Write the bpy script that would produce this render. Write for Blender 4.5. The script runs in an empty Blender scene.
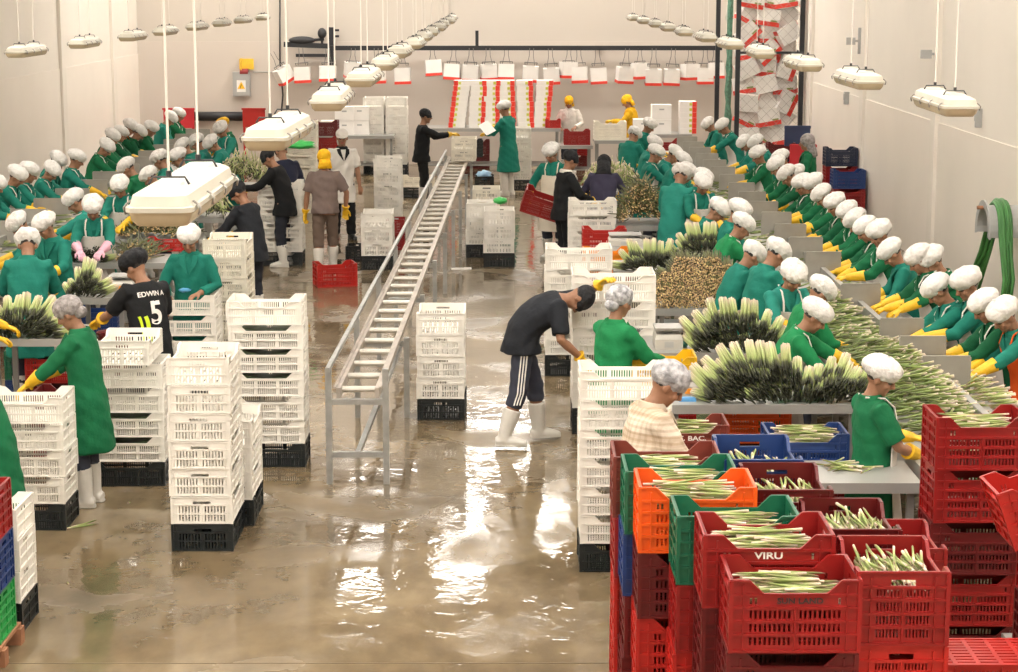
import bpy, bmesh, math, random
from mathutils import Vector, Matrix, Euler
random.seed(7)
PI = math.pi
V = Vector
scn = bpy.context.scene
COL = scn.collection
R = math.radians

# ------------------------------------------------------------------ camera
HCAM, FPX = 4.0, 1980.0
PITCH = math.atan(353.0 / FPX)
YAW = math.atan(3.0 / FPX)
cam_d = bpy.data.cameras.new('camera')
cam = bpy.data.objects.new('camera', cam_d)
COL.objects.link(cam)
cam.location = (0, 0, HCAM)
cam.rotation_euler = (PI / 2 - PITCH, 0, -YAW)
cam_d.sensor_width = 36.0
cam_d.lens = 36.0 * FPX / 1018.0
cam_d.clip_end = 300
scn.camera = cam
CROT = Euler((PI / 2 - PITCH, 0, -YAW)).to_matrix()


def at(u, v, z=0.0):
    """point of the hall at height z that the photograph shows at (u, v)"""
    d = CROT @ V(((u - 509) / FPX, (336 - v) / FPX, -1.0))
    t = (z - HCAM) / d.z
    return V((d.x * t, d.y * t, z))


# ------------------------------------------------------------------ materials
MATS = {}


def mat(name, col, rough=0.5, metal=0.0, bump=0.0, bscale=20.0, var=0.0, vscale=6.0, spec=0.5, emit=None, es=0.0, sss=0.0, trans=0.0):
    if name in MATS:
        return MATS[name]
    m = bpy.data.materials.new(name)
    m.use_nodes = True
    nt = m.node_tree
    b = nt.nodes['Principled BSDF']
    b.inputs['Base Color'].default_value = (*col, 1)
    b.inputs['Roughness'].default_value = rough
    b.inputs['Metallic'].default_value = metal
    b.inputs['Specular IOR Level'].default_value = spec
    if trans:
        b.inputs['Transmission Weight'].default_value = trans
    if emit:
        b.inputs['Emission Color'].default_value = (*emit, 1)
        b.inputs['Emission Strength'].default_value = es
    tc = nt.nodes.new('ShaderNodeTexCoord')
    if var:
        n = nt.nodes.new('ShaderNodeTexNoise')
        n.inputs['Scale'].default_value = vscale
        n.inputs['Detail'].default_value = 4
        nt.links.new(tc.outputs['Object'], n.inputs['Vector'])
        r = nt.nodes.new('ShaderNodeValToRGB')
        lo = tuple(max(0, c * (1 - var)) for c in col)
        hi = tuple(min(1, c * (1 + var)) for c in col)
        r.color_ramp.elements[0].position = 0.3
        r.color_ramp.elements[1].position = 0.7
        r.color_ramp.elements[0].color = (*lo, 1)
        r.color_ramp.elements[1].color = (*hi, 1)
        nt.links.new(n.outputs['Fac'], r.inputs['Fac'])
        nt.links.new(r.outputs['Color'], b.inputs['Base Color'])
    if bump:
        n2 = nt.nodes.new('ShaderNodeTexNoise')
        n2.inputs['Scale'].default_value = bscale
        n2.inputs['Detail'].default_value = 3
        nt.links.new(tc.outputs['Object'], n2.inputs['Vector'])
        bp = nt.nodes.new('ShaderNodeBump')
        bp.inputs['Strength'].default_value = bump
        bp.inputs['Distance'].default_value = 0.03
        nt.links.new(n2.outputs['Fac'], bp.inputs['Height'])
        nt.links.new(bp.outputs['Normal'], b.inputs['Normal'])
    MATS[name] = m
    return m


WHITE_PL = mat('white_plastic', (.84, .81, .745), .42, var=.07, vscale=9)
CREAM_PL = mat('cream_plastic', (.82, .775, .67), .42, var=.08, vscale=9)
BLACK_PL = mat('black_plastic', (0.0094, 0.014, 0.0156), .38, var=.3)
RED_PL = mat('red_plastic', (0.2808, 0.0101, 0.0094), .36, var=.15, vscale=5)
BRIGHTRED_PL = mat('bright_red_plastic', (0.429, 0.0156, 0.0109), .38, var=.12)
MAROON_PL = mat('maroon_plastic', (0.117, 0.0062, 0.007), .38, var=.15)
BROWN_PL = mat('brown_red_plastic', (0.195, 0.0351, 0.0234), .42, var=.15)
GREEN_PL = mat('green_plastic', (0.0094, 0.1326, 0.0663), .38, var=.12)
BRIGHTGREEN_PL = mat('bright_green_plastic', (0.0234, 0.3276, 0.078), .38, var=.12)
ORANGE_PL = mat('orange_plastic', (0.8075, 0.102, 0.0068), .38, var=.08)
AMBER_PL = mat('amber_plastic', (0.765, 0.255, 0.0102), .38, var=.08)
YELLOW_PL = mat('yellow_plastic', (0.8075, 0.493, 0.0102), .38, var=.06)
BLUE_PL = mat('blue_plastic', (0.014, 0.0429, 0.1716), .38, var=.15)
NAVY_PL = mat('navy_plastic', (0.0156, 0.0234, 0.0546), .38, var=.15)
STEEL = mat('stainless_steel', (0.3588, 0.3549, 0.3354), .36, metal=.25, var=.08, vscale=3)
STEELDULL = mat('dull_steel', (0.234, 0.2301, 0.2184), .45, metal=.2, var=.12, vscale=5)
GALV = mat('galvanised_metal', (0.39, 0.3978, 0.39), .40, metal=.6, var=.15, vscale=14)
DARKMETAL = mat('dark_metal', (.035, .036, .04), .5, metal=.3)
WOOD = mat('pallet_wood', (.35, .16, .08), .7, var=.25, vscale=8)
LETTER_W = mat('white_lettering', (.85, .82, .78), .5)
LETTER_B = mat('black_lettering', (.03, .02, .02), .5)


# ------------------------------------------------------------------ mesh builder
class MB:
    def __init__(self):
        self.v, self.f, self.m = [], [], []

    def face(self, idx, mi=0):
        self.f.append(idx)
        self.m.append(mi)

    def box(self, c, s, mi=0, M=None):
        b = len(self.v)
        cx, cy, cz = c
        hx, hy, hz = s[0] / 2, s[1] / 2, s[2] / 2
        for dz in (-hz, hz):
            for dx, dy in ((-hx, -hy), (hx, -hy), (hx, hy), (-hx, hy)):
                p = V((cx + dx, cy + dy, cz + dz))
                self.v.append(M @ p if M else p)
        for q in ((0, 3, 2, 1), (4, 5, 6, 7), (0, 1, 5, 4), (1, 2, 6, 5), (2, 3, 7, 6), (3, 0, 4, 7)):
            self.face([b + i for i in q], mi)

    def rings(self, rings, mi=0, cap=True):
        """rings: list of lists of points (same count, each a closed loop)"""
        b = len(self.v)
        n = len(rings[0])
        for r in rings:
            self.v.extend(r)
        for k in range(len(rings) - 1):
            for i in range(n):
                j = (i + 1) % n
                self.face([b + k * n + i, b + k * n + j, b + (k + 1) * n + j, b + (k + 1) * n + i], mi)
        if cap:
            self.face([b + i for i in range(n)][::-1], mi)
            e = b + (len(rings) - 1) * n
            self.face([e + i for i in range(n)], mi)

    def tube(self, pts, rad, n=8, mi=0, cap=True):
        pts = [V(p) for p in pts]
        rr = []
        up0 = None
        for i, p in enumerate(pts):
            d = (pts[min(i + 1, len(pts) - 1)] - pts[max(i - 1, 0)])
            d = d.normalized() if d.length > 1e-9 else V((0, 0, 1))
            if up0 is None:
                a = V((0, 0, 1)) if abs(d.z) < .9 else V((0, 1, 0))
            else:
                a = up0
            x = d.cross(a)
            if x.length < 1e-6:
                x = d.orthogonal()
            x.normalize()
            y = d.cross(x)
            up0 = -y if False else x.cross(d) * 1.0
            r = rad[i] if isinstance(rad, list) else rad
            rx, ry = r if isinstance(r, (list, tuple)) else (r, r)
            rr.append([p + x * (rx * math.cos(2 * PI * k / n)) + y * (ry * math.sin(2 * PI * k / n)) for k in range(n)])
        self.rings(rr, mi, cap)

    def bar(self, a, b, w, h=None, mi=0):
        """square section bar between two points"""
        a, b = V(a), V(b)
        h = h or w
        d = (b - a).normalized()
        up = V((0, 0, 1)) if abs(d.z) < .95 else V((0, 1, 0))
        x = d.cross(up).normalized() * (w / 2)
        y = x.cross(d).normalized() * (h / 2)
        self.rings([[a - x - y, a + x - y, a + x + y, a - x + y], [b - x - y, b + x - y, b + x + y, b - x + y]], mi)

    def sphere(self, c, r, nu=14, nv=9, mi=0, M=None, fn=None):
        c = V(c)
        r = r if isinstance(r, (list, tuple)) else (r, r, r)
        rr = []
        for j in range(nv + 1):
            th = PI * (j / nv)
            th = min(max(th, .02), PI - .02)
            ring = []
            for i in range(nu):
                ph = 2 * PI * i / nu
                d = V((math.sin(th) * math.cos(ph), math.sin(th) * math.sin(ph), -math.cos(th)))
                k = fn(d) if fn else 1.0
                p = V((d.x * r[0] * k, d.y * r[1] * k, d.z * r[2] * k))
                ring.append((M @ p if M else p) + c)
            rr.append(ring)
        self.rings(rr, mi, True)

    def mesh(self, name, mats, smooth=False, angle=None):
        me = bpy.data.meshes.new(name)
        me.from_pydata([tuple(p) for p in self.v], [], self.f)
        for m in mats:
            me.materials.append(m)
        me.polygons.foreach_set('material_index', self.m)
        if smooth:
            me.polygons.foreach_set('use_smooth', [True] * len(self.f))
            if angle:
                me.set_sharp_from_angle(angle=R(angle))
        me.update()
        return me

    def build(self, name, mats, parent=None, smooth=False, angle=None, loc=None, rz=0):
        if not isinstance(mats, (list, tuple)):
            mats = [mats]
        return link(name, self.mesh(name, mats, smooth, angle), parent, loc, rz)


def link(name, me, parent=None, loc=None, rz=0):
    o = bpy.data.objects.new(name, me)
    COL.objects.link(o)
    if parent:
        o.parent = parent
    if loc is not None:
        o.location = loc
    if rz:
        o.rotation_euler.z = rz
    return o


def tag(o, label, cat, group=None, kind=None):
    if label:
        o['label'] = label
    if cat:
        o['category'] = cat
    if group:
        o['group'] = group
    if kind:
        o['kind'] = kind
    return o


def empty(name, loc=(0, 0, 0), rz=0.0):
    o = bpy.data.objects.new(name, None)
    o.empty_display_size = .1
    COL.objects.link(o)
    o.location = loc
    o.rotation_euler = (0, 0, rz)
    return o


def struct(o):
    o['kind'] = 'structure'
    return o


def recolor(o, i, m):
    s = o.material_slots[i]
    s.link = 'OBJECT'
    s.material = m


def dup(root, loc, rz=0.0, scale=None):
    r = root.copy()
    COL.objects.link(r)
    r.location = loc
    r.rotation_euler = (0, 0, rz)
    if scale:
        r.scale = (scale, scale, scale) if not isinstance(scale, (tuple, list)) else scale
    for ch in list(root.children):
        c = ch.copy()
        COL.objects.link(c)
        c.parent = r
        for g in list(ch.children):
            d = g.copy()
            COL.objects.link(d)
            d.parent = c
    return r


ORD = ['first', 'second', 'third', 'fourth', 'fifth', 'sixth', 'seventh', 'eighth', 'ninth', 'tenth', 'eleventh', 'twelfth',
       'thirteenth', 'fourteenth', 'fifteenth', 'sixteenth', 'seventeenth', 'eighteenth', 'nineteenth', 'twentieth', 'twenty-first',
       'twenty-second', 'twenty-third', 'twenty-fourth', 'twenty-fifth', 'twenty-sixth', 'twenty-seventh', 'twenty-eighth']

_tmp = None


def remesh(mb, name, mats, vox=.012, smooth_it=4, sm=.6):
    """one continuous skin over everything collected in mb"""
    me = mb.mesh(name + '_raw', [])
    o = bpy.data.objects.new('tmp', me)
    COL.objects.link(o)
    r = o.modifiers.new('r', 'REMESH')
    r.mode = 'VOXEL'
    r.voxel_size = vox
    r.use_smooth_shade = True
    if smooth_it:
        s = o.modifiers.new('s', 'SMOOTH')
        s.iterations = smooth_it
        s.factor = sm
    dg = bpy.context.evaluated_depsgraph_get()
    out = bpy.data.meshes.new_from_object(o.evaluated_get(dg))
    out.name = name
    bpy.data.objects.remove(o)
    bpy.data.meshes.remove(me)
    out.materials.clear()
    for m in mats:
        out.materials.append(m)
    out.polygons.foreach_set('use_smooth', [True] * len(out.polygons))
    return out


def text_mesh(txt, size, m, depth=.0015, font_bold=False, sx=1.0):
    c = bpy.data.curves.new('lettering', 'FONT')
    c.body = txt
    c.size = size
    c.extrude = depth
    c.align_x, c.align_y = 'CENTER', 'CENTER'
    c.offset = size * .022 if font_bold else 0
    o = bpy.data.objects.new('tmp', c)
    COL.objects.link(o)
    dg = bpy.context.evaluated_depsgraph_get()
    me = bpy.data.meshes.new_from_object(o.evaluated_get(dg))
    bpy.data.objects.remove(o)
    for v in me.vertices:
        v.co.x *= sx
    me.name = 'lettering'
    me.materials.clear()
    me.materials.append(m)
    return me
# ------------------------------------------------------------------ people
SKIN = mat('skin', (0.312, 0.156, 0.0897), .5, var=.08, vscale=30)
EYE = mat('eye_dark', (.02, .014, .012), .3)
LIP = mat('lips', (.36, .10, .085), .45)
HAIR = mat('black_hair', (.012, .009, .008), .45, bump=.6, bscale=120)


def cloth(name, col, rough=.8, var=.1):
    return mat(name, col, rough, bump=.5, bscale=11, var=var, vscale=5, spec=.25)


GREEN_C = cloth('green_cloth', (0.0078, 0.1326, 0.0515))
DGREEN_C = cloth('dark_green_cloth', (0.0062, 0.0975, 0.039))
TEAL_C = cloth('teal_cloth', (0.0109, 0.1755, 0.1287))
LTEAL_C = cloth('light_teal_cloth', (0.0195, 0.2223, 0.1716))
BRGREEN_C = cloth('bright_green_cloth', (0.0109, 0.1989, 0.0663))
BLACK_C = cloth('black_cloth', (0.0109, 0.0117, 0.0133))
CHAR_C = cloth('charcoal_cloth', (0.0172, 0.0195, 0.025))
NAVY_C = cloth('navy_cloth', (0.0172, 0.0203, 0.0429))
PURPLE_C = cloth('dusky_blue_cloth', (0.0468, 0.0429, 0.078))
GREY_C = cloth('taupe_cloth', (0.1833, 0.1365, 0.1209))
BGREY_C = cloth('brown_grey_cloth', (0.1482, 0.1053, 0.0819))
WHITE_C = cloth('white_cloth', (0.704, 0.6688, 0.616), var=.04)
CREAM_C = cloth('cream_cloth', (.72, .66, .55), var=.05)
BEIGE_C = cloth('beige_cloth', (0.5456, 0.4576, 0.352), var=.06)
ORANGE_C = cloth('orange_cloth', (0.741, 0.1014, 0.0117))
RED_C = cloth('red_cloth', (0.4836, 0.0156, 0.0234))
YELLOW_C = cloth('yellow_cloth', (0.702, 0.39, 0.0117))
SLATE_C = cloth('slate_trousers', (0.0429, 0.0468, 0.0663))
DENIM_C = cloth('dark_trousers', (0.0234, 0.0257, 0.0351))
YGLOVE = mat('yellow_rubber', (0.7744, 0.4576, 0.0132), .45, var=.10, vscale=20, bump=.2, bscale=40)
PINKGLOVE = mat('pink_rubber', (.75, .40, .50), .5)
CLEARSLEEVE = mat('pale_plastic_sleeve', (.72, .74, .70), .35, var=.08)
BOOT_W = mat('white_rubber', (0.6864, 0.66, 0.6072), .35, var=.06)
SHOE_B = mat('black_leather', (.02, .02, .02), .4)


def netmat(name, c1, c2):
    m = mat(name, c1, .75, bump=.7, bscale=26, spec=.2)
    nt = m.node_tree
    b = nt.nodes['Principled BSDF']
    tc = nt.nodes.new('ShaderNodeTexCoord')
    n = nt.nodes.new('ShaderNodeTexNoise')
    n.inputs['Scale'].default_value = 22
    n.inputs['Detail'].default_value = 5
    r = nt.nodes.new('ShaderNodeValToRGB')
    r.color_ramp.elements[0].position, r.color_ramp.elements[1].position = .35, .65
    r.color_ramp.elements[0].color, r.color_ramp.elements[1].color = (*c1, 1), (*c2, 1)
    nt.links.new(tc.outputs['Object'], n.inputs['Vector'])
    nt.links.new(n.outputs['Fac'], r.inputs['Fac'])
    nt.links.new(r.outputs['Color'], b.inputs['Base Color'])
    return m


CAP_W = netmat('white_cap', (.70, .68, .655), (.80, .78, .75))
CAP_G = netmat('grey_cap', (.64, .61, .58), (.78, .75, .72))
NET_D = netmat('sheer_grey_hairnet', (.20, .18, .175), (.42, .39, .38))
NET_L = netmat('sheer_pale_hairnet', (.24, .24, .25), (.58, .58, .60))
CAP_B = netmat('black_knit', (.014, .015, .017), (.03, .03, .033))
CAP_Y = netmat('yellow_wrap', (.85, .42, .012), (.95, .58, .03))


def displace(me, fn):
    n = len(me.vertices)
    co, no = [0.0] * (3 * n), [0.0] * (3 * n)
    me.vertices.foreach_get('co', co)
    me.vertex_normals.foreach_get('vector', no)
    for i in range(0, 3 * n, 3):
        k = fn(co[i], co[i + 1], co[i + 2])
        co[i] += no[i] * k
        co[i + 1] += no[i + 1] * k
        co[i + 2] += no[i + 2] * k
    me.vertices.foreach_set('co', co)
    me.update()


def spine(h, lean):
    """bend of the back: height h above the hips -> y, z offsets and local angle"""
    y = z = 0.0
    n = 12
    a = 0.0
    for i in range(n):
        s = h * (i + .5) / n
        a = lean * min(1.0, s / .26) if h > 0 else 0
        y += math.sin(a) * h / n
        z += math.cos(a) * h / n
    return y, z, (lean * min(1.0, h / .26) if h > 0 else 0)


HIPZ = .88


def ring(z, rx, ry, yo, sp, n=20, off=0, front=None):
    """elliptical loop round the trunk at (upright) height z"""
    h = z - HIPZ
    hip = sp.get('hip', (0, 0, 0))
    tw = R(sp.get('twist', 0)) * min(1, max(0, h) / .4)
    if h > 0:
        y, zz, a = spine(h, R(sp.get('lean', 0)))
    else:
        y, zz, a = 0, h, 0
    sl = R(sp.get('side', 0)) * min(1, max(0, h) / .26)
    pts = []
    if front:
        angs = [PI / 2 - front + 2 * front * i / (n - 1) for i in range(n)]
    else:
        angs = [2 * PI * i / n for i in range(n)]
    for t in angs:
        lx, ly = (rx + off) * math.cos(t), (ry + off) * math.sin(t) + yo
        lx, ly = lx * math.cos(tw) - ly * math.sin(tw), lx * math.sin(tw) + ly * math.cos(tw)
        px, py, pz = lx, y + ly * math.cos(a), zz - ly * math.sin(a)
        # lean to the side
        px, pz = px * math.cos(sl) + pz * math.sin(sl) * (1 if h > 0 else 0), pz * math.cos(sl) - px * math.sin(sl)
        pts.append(V((px + hip[0], py + hip[1], HIPZ + pz + hip[2])))
    return pts


def pt(z, x, y, sp):
    h = z - HIPZ
    r = ring(z, abs(x) if abs(x) > 1e-6 else 1e-6, 1e-6, y, sp, 2)
    return r[0] if x >= 0 else r[1]


def ik(a, b, l1, l2, pole):
    a, b, pole = V(a), V(b), V(pole)
    d = b - a
    L = min(d.length, (l1 + l2) * .995)
    u = d.normalized()
    p = pole - u * pole.dot(u)
    if p.length < 1e-5:
        p = u.orthogonal()
    p.normalize()
    x = (l1 * l1 - l2 * l2 + L * L) / (2 * L)
    hh = math.sqrt(max(0, l1 * l1 - x * x))
    return a + u * x + p * hh, a + u * L


def hand(mb, wrist, d, pn, side, curl=.35, s=1.0, fat=0.0):
    """palm, four bent fingers of different length and a thumb that leaves the side of the palm"""
    d = d.normalized()
    pn = (pn - d * pn.dot(d)).normalized()
    w = d.cross(pn) * side          # towards the thumb
    base = wrist
    rr = []
    for t, ww, th in ((-.01, .026, .021), (.02, .034, .018), (.055, .041, .016), (.088, .040, .0135), (.096, .034, .008)):
        c = base + d * (t * s)
        n = 10
        rr.append([c + w * (math.cos(2 * PI * k / n) * (ww + fat) * s) + pn * (math.sin(2 * PI * k / n) * (th + fat) * s) for k in range(n)])
    mb.rings(rr)
    for i, (o, L, r) in enumerate(((.031, .072, .0088), (.0105, .080, .0092), (-.0105, .075, .0088), (-.031, .058, .0078))):
        p = base + d * (.086 * s) + w * (o * s)
        dd = (d + w * (o * 2.2)).normalized()
        pts, rad = [p - dd * .012], [(r + fat) * s]
        ang = 0
        for k, fr in enumerate((.45, .31, .24)):
            pts.append(p)
            rad.append((r * (1 - .08 * k) + fat) * s)
            ang += curl * (1 + .15 * i + .12 * k)
            q = dd * math.cos(ang) + pn * math.sin(ang)
            p = p + q * (L * fr * s)
        pts.append(p)
        rad.append((r * .62 + fat) * s)
        mb.tube(pts, rad, 8)
    p0 = base + d * (.018 * s) + w * (.024 * s)
    t1 = (d * .72 + w * .62 + pn * .25).normalized()
    t2 = (d * .92 + w * .22 + pn * (.25 + curl * .5)).normalized()
    p1 = p0 + t1 * (.042 * s)
    p2 = p1 + t2 * (.030 * s)
    p3 = p2 + t2 * (.022 * s)
    mb.tube([p0, p1, p2, p3], [(.0125 + fat) * s, (.0115 + fat) * s, (.0100 + fat) * s, (.006 + fat) * s], 8)


def head_matrix(sp):
    pit, yaw = sp.get('head', (25, 0))[:2]
    roll = sp.get('head', (0, 0, 0))[2] if len(sp.get('head', (0, 0))) > 2 else 0
    return (Matrix.Rotation(R(yaw), 3, 'Z') @ Matrix.Rotation(R(-pit), 3, 'X') @ Matrix.Rotation(R(roll), 3, 'Y'))


def skeleton(sp):
    S = {}
    S['neck'] = pt(1.37, 0, -.01, sp)
    HM = head_matrix(sp)
    S['HM'] = HM
    lean = R(sp.get('lean', 0))
    na = V((0, math.sin(lean * .8 + .15), math.cos(lean * .8 + .15)))
    S['skull'] = S['neck'] + na * .075 + HM @ V((0, .025, .085))
    for k, sx in (('l', -1), ('r', 1)):
        sh = pt(1.312, sx * .165, -.005, sp)
        tgt = sp['hands'][k]
        pole = sp.get('pole', {}).get(k, (sx * .8, -.5, -.8))
        el, wr = ik(sh, V(tgt), .275, .245, pole)
        S['sh' + k], S['el' + k], S['wr' + k] = sh, el, wr
        hp = sp.get('hip', (0, 0, 0))
        hip = V((sx * .088 + hp[0], hp[1], HIPZ - .03 + hp[2]))
        fx, fy, fyaw = sp.get('feet', {}).get(k, (sx * .10, 0, sx * 10))[:3]
        ft = sp.get('feet', {}).get(k, (0, 0, 0))
        fz = ft[3] if len(ft) > 3 else 0
        fd = V((math.sin(R(-fyaw)) * -1, math.cos(R(fyaw)), 0))
        kn, an = ik(hip, V((fx, fy, .075 + fz)), .392, .388, sp.get('kpole', (sx * .1, 1, .1)))
        S['hip' + k], S['kn' + k], S['an' + k], S['fd' + k] = hip, kn, an, fd
    return S


BODY_RINGS = ((.78, .155, .10, -.01), (.86, .165, .115, -.015), (.96, .142, .10, 0), (1.08, .150, .108, .0), (1.20, .165, .112, .0),
              (1.29, .160, .095, -.005), (1.345, .120, .075, -.01), (1.385, .062, .060, -.01))
COAT_RINGS = ((.86, .186, .140, -.012), (.97, .178, .130, 0), (1.08, .178, .132, .004), (1.20, .186, .132, .004),
              (1.29, .182, .114, -.003), (1.345, .140, .090, -.008), (1.378, .085, .075, -.01))


def body_mesh(sp, S):
    mb = MB()
    mb.rings([ring(z, a, b, o, sp) for z, a, b, o in BODY_RINGS])
    HM = S['HM']
    # neck and head with jaw, nose, ears
    mb.tube([S['neck'] - (S['skull'] - S['neck']) * .25, S['neck'] + (S['skull'] - S['neck']) * .35, S['skull'] + HM @ V((0, -.02, -.03))], [.060, .052, .052], 12)
    c = S['skull']
    mb.sphere(c + HM @ V((0, -.008, .018)), (.075, .096, .098), 18, 12, M=HM)
    mb.sphere(c + HM @ V((0, .024, -.052)), (.056, .064, .064), 14, 10, M=HM)
    mb.sphere(c + HM @ V((0, .060, -.090)), (.026, .024, .022), 10, 7, M=HM)
    mb.tube([c + HM @ V((0, .084, .018)), c + HM @ V((0, .106, -.024)), c + HM @ V((0, .088, -.034))], [.009, .0165, .010], 8)
    for sx in (-1, 1):
        mb.sphere(c + HM @ V((sx * .078, -.012, -.012)), (.012, .021, .032), 8, 7, M=HM)
        mb.sphere(c + HM @ V((sx * .040, .062, -.028)), (.024, .022, .022), 8, 7, M=HM)
    for k in 'lr':
        sh, el, wr = S['sh' + k], S['el' + k], S['wr' + k]
        up = pt(1.30, (-.10 if k == 'l' else .10), -.005, sp)
        mb.tube([up, sh, sh.lerp(el, .35), el, el.lerp(wr, .3), wr], [.058, .055, .048, .038, .040, .026], 10)
        if not sp.get('gloves', {}).get(k):
            hand(mb, wr, sp.get('hdir', {}).get(k, wr - el), V(sp.get('palm', {}).get(k, (0, 0, -1))), 1 if k == 'l' else -1, sp.get('curl', .4))
        h, kn, an = S['hip' + k], S['kn' + k], S['an' + k]
        mb.tube([h + V((0, 0, .03)), h.lerp(kn, .35), kn, kn.lerp(an, .35), an], [.092, .080, .055, .056, .036], 12)
        fd = S['fd' + k]
        mb.tube([an + V((0, 0, -.03)) - fd * .05, an + V((0, 0, -.03)) + fd * .06, an + V((0, 0, -.05)) + fd * .16], [.034, (.038, .030), (.030, .018)], 10)
    me = remesh(mb, 'person_body', [SKIN, EYE, LIP, HAIR], .007, 3, .5)
    inv = HM.inverted()
    mi = [0] * len(me.polygons)
    for p in me.polygons:
        q = inv @ (p.center - c)
        if q.y > .055 and abs(q.z) < .12:
            for sx in (-1, 1):
                if ((q.x - sx * .034) / .0165) ** 2 + ((q.z + .006 - .006) / .0085) ** 2 < 1:
                    mi[p.index] = 1
                if ((q.x - sx * .036) / .022) ** 2 + ((q.z - .026) / .0055) ** 2 < 1:
                    mi[p.index] = 3
            if (q.x / .026) ** 2 + ((q.z + .062) / .009) ** 2 < 1 and q.y > .07:
                mi[p.index] = 2
    me.polygons.foreach_set('material_index', mi)
    return me


def coat_mesh(sp, S):
    mb = MB()
    hem = sp.get('hem', .52)
    fat = sp.get('fat', 1.0)
    rr = []
    zz = hem
    while zz < .84:
        t = (.86 - zz) / .4
        rr.append(ring(zz, (.190 + .030 * t) * fat, (.150 + .050 * t) * fat, -.006, sp))
        zz += .08
    rr += [ring(z, a * fat, b * fat, o, sp) for z, a, b, o in COAT_RINGS if z > hem]
    mb.rings(rr)
    for k in 'lr':
        sx = -1 if k == 'l' else 1
        sh, el, wr = S['sh' + k], S['el' + k], S['wr' + k]
        up = pt(1.285, sx * .09, -.004, sp)
        if sp.get('sleeve', 'long') == 'short':
            mb.tube([up, sh, sh.lerp(el, .4), sh.lerp(el, .85)], [.078, .078, .076, .074], 12)
        elif sp.get('sleeve') == 'none':
            pass
        else:
            e = sp.get('cuff', max(.25, .92 - sp.get('glove_len', .6) * .62) if sp.get('gloves', {}).get(k) and sp.get('glove_len', .6) > .4 else .92)
            mb.tube([up, sh, sh.lerp(el, .4), el, el.lerp(wr, .4), el.lerp(wr, e)], [.074, .068, .066, .058, .054, .048], 12)
    me = remesh(mb, 'coat', [GREEN_C], .0125, 4, .55)
    # soft folds: gentle displacement running round the cloth
    displace(me, lambda x, y, z: math.sin(x * 31 + z * 17 + y * 23) * .0035 + math.sin(z * 52 + x * 20 - y * 33) * .0025)
    return me


def collar_mesh(sp):
    mb = MB()
    r0 = ring(1.355, .105, .088, -.006, sp, 16)
    r1 = ring(1.395, .080, .076, -.010, sp, 16)
    r2 = ring(1.400, .070, .066, -.010, sp, 16)
    r3 = ring(1.350, .090, .075, -.008, sp, 16)
    mb.rings([r0, r1, r2, r3], cap=False)
    # two lapels
    for sx in (-1, 1):
        a = pt(1.375, sx * .045, .080, sp)
        b = pt(1.30, sx * .085, .122, sp)
        c = pt(1.19, sx * .008, .146, sp)
        d = pt(1.36, sx * .095, .055, sp)
        n = (pt(1.25, 0, .2, sp) - pt(1.25, 0, .1, sp)).normalized() * .012
        mb.rings([[a, d, b, c], [p + n for p in (a, d, b, c)]])
    return mb.mesh('collar', [GREEN_C], True, 40)


def apron_mesh(sp, col, top=1.22, bottom=.50, wide=1.15):
    mb = MB()
    n = 13
    zs = [bottom + (top - bottom) * i / 10 for i in range(11)]
    outer, inner = [], []
    fat = sp.get('fat', 1.0)

    def rad(z):
        if z < .86:
            t = (.86 - z) / .4
            return (.190 + .03 * t) * fat, (.150 + .05 * t) * fat, -.006
        for i in range(len(COAT_RINGS) - 1):
            a, b = COAT_RINGS[i], COAT_RINGS[i + 1]
            if a[0] <= z <= b[0]:
                t = (z - a[0]) / (b[0] - a[0])
                return tuple((a[j] + (b[j] - a[j]) * t) * (fat if j < 3 else 1) for j in (1, 2, 3))
        return .18 * fat, .13 * fat, 0
    for z in zs:
        a, b, o = rad(z)
        w = wide if z < 1.05 else wide * (1 - .42 * (z - 1.05) / .2)
        outer.append(ring(z, a, b, o, sp, n, .024, w))
        inner.append(ring(z, a, b, o, sp, n, .012, w))
    mb.rings([outer[i] + inner[i][::-1] for i in range(len(zs))])
    # neck straps
    for sx in (-1, 1):
        mb.tube([pt(top - .01, sx * .085, .142, sp), pt(1.31, sx * .090, .122, sp), pt(1.375, sx * .085, .055, sp), pt(1.39, sx * .06, -.07, sp)], (.010, .007), 6)
    return mb.mesh('apron', [col], True, 50)


def trousers_mesh(sp, S):
    mb = MB()
    mb.rings([ring(z, a, b, o, sp) for z, a, b, o in ((.80, .158, .110, -.012), (.88, .160, .112, -.012), (.95, .148, .104, -.002))])
    for k in 'lr':
        h, kn, an = S['hip' + k], S['kn' + k], S['an' + k]
        e = sp.get('leg_end', .62)
        mb.tube([h + V((0, 0, .02)), h.lerp(kn, .4), kn, kn.lerp(an, e)], [.093, .088, .078, .072], 12)
    me = remesh(mb, 'trousers', [SLATE_C], .0125, 3, .5)
    displace(me, lambda x, y, z: math.sin(z * 60 + x * 25) * .003)
    return me


def boot_mesh(S, k, shoe=False):
    mb = MB()
    kn, an, fd = S['kn' + k], S['an' + k], S['fd' + k]
    dn = V((0, 0, -1))
    if not shoe:
        mb.tube([kn.lerp(an, .38), kn.lerp(an, .6), an + (kn - an) * .12, an + dn * .03 + fd * .0], [.078, .072, .058, .055], 14)
    else:
        mb.tube([an + (kn - an) * .12, an + dn * .03], [.045, .05], 12)
    mb.tube([an + dn * .035 - fd * .068, an + dn * .030 - fd * .02, an + dn * .032 + fd * .07, an + dn * .044 + fd * .15, an + dn * .050 + fd * .185],
            [(.040, .040), (.050, .045), (.050, .043), (.049, .031), (.030, .020)], 14)
    mb.tube([an + dn * .068 - fd * .075, an + dn * .068 + fd * .08, an + dn * .068 + fd * .192], [(.044, .010), (.053, .010), (.032, .010)], 12)
    return remesh(mb, 'boot', [SHOE_B if shoe else BOOT_W], .009, 3, .5)


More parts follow.
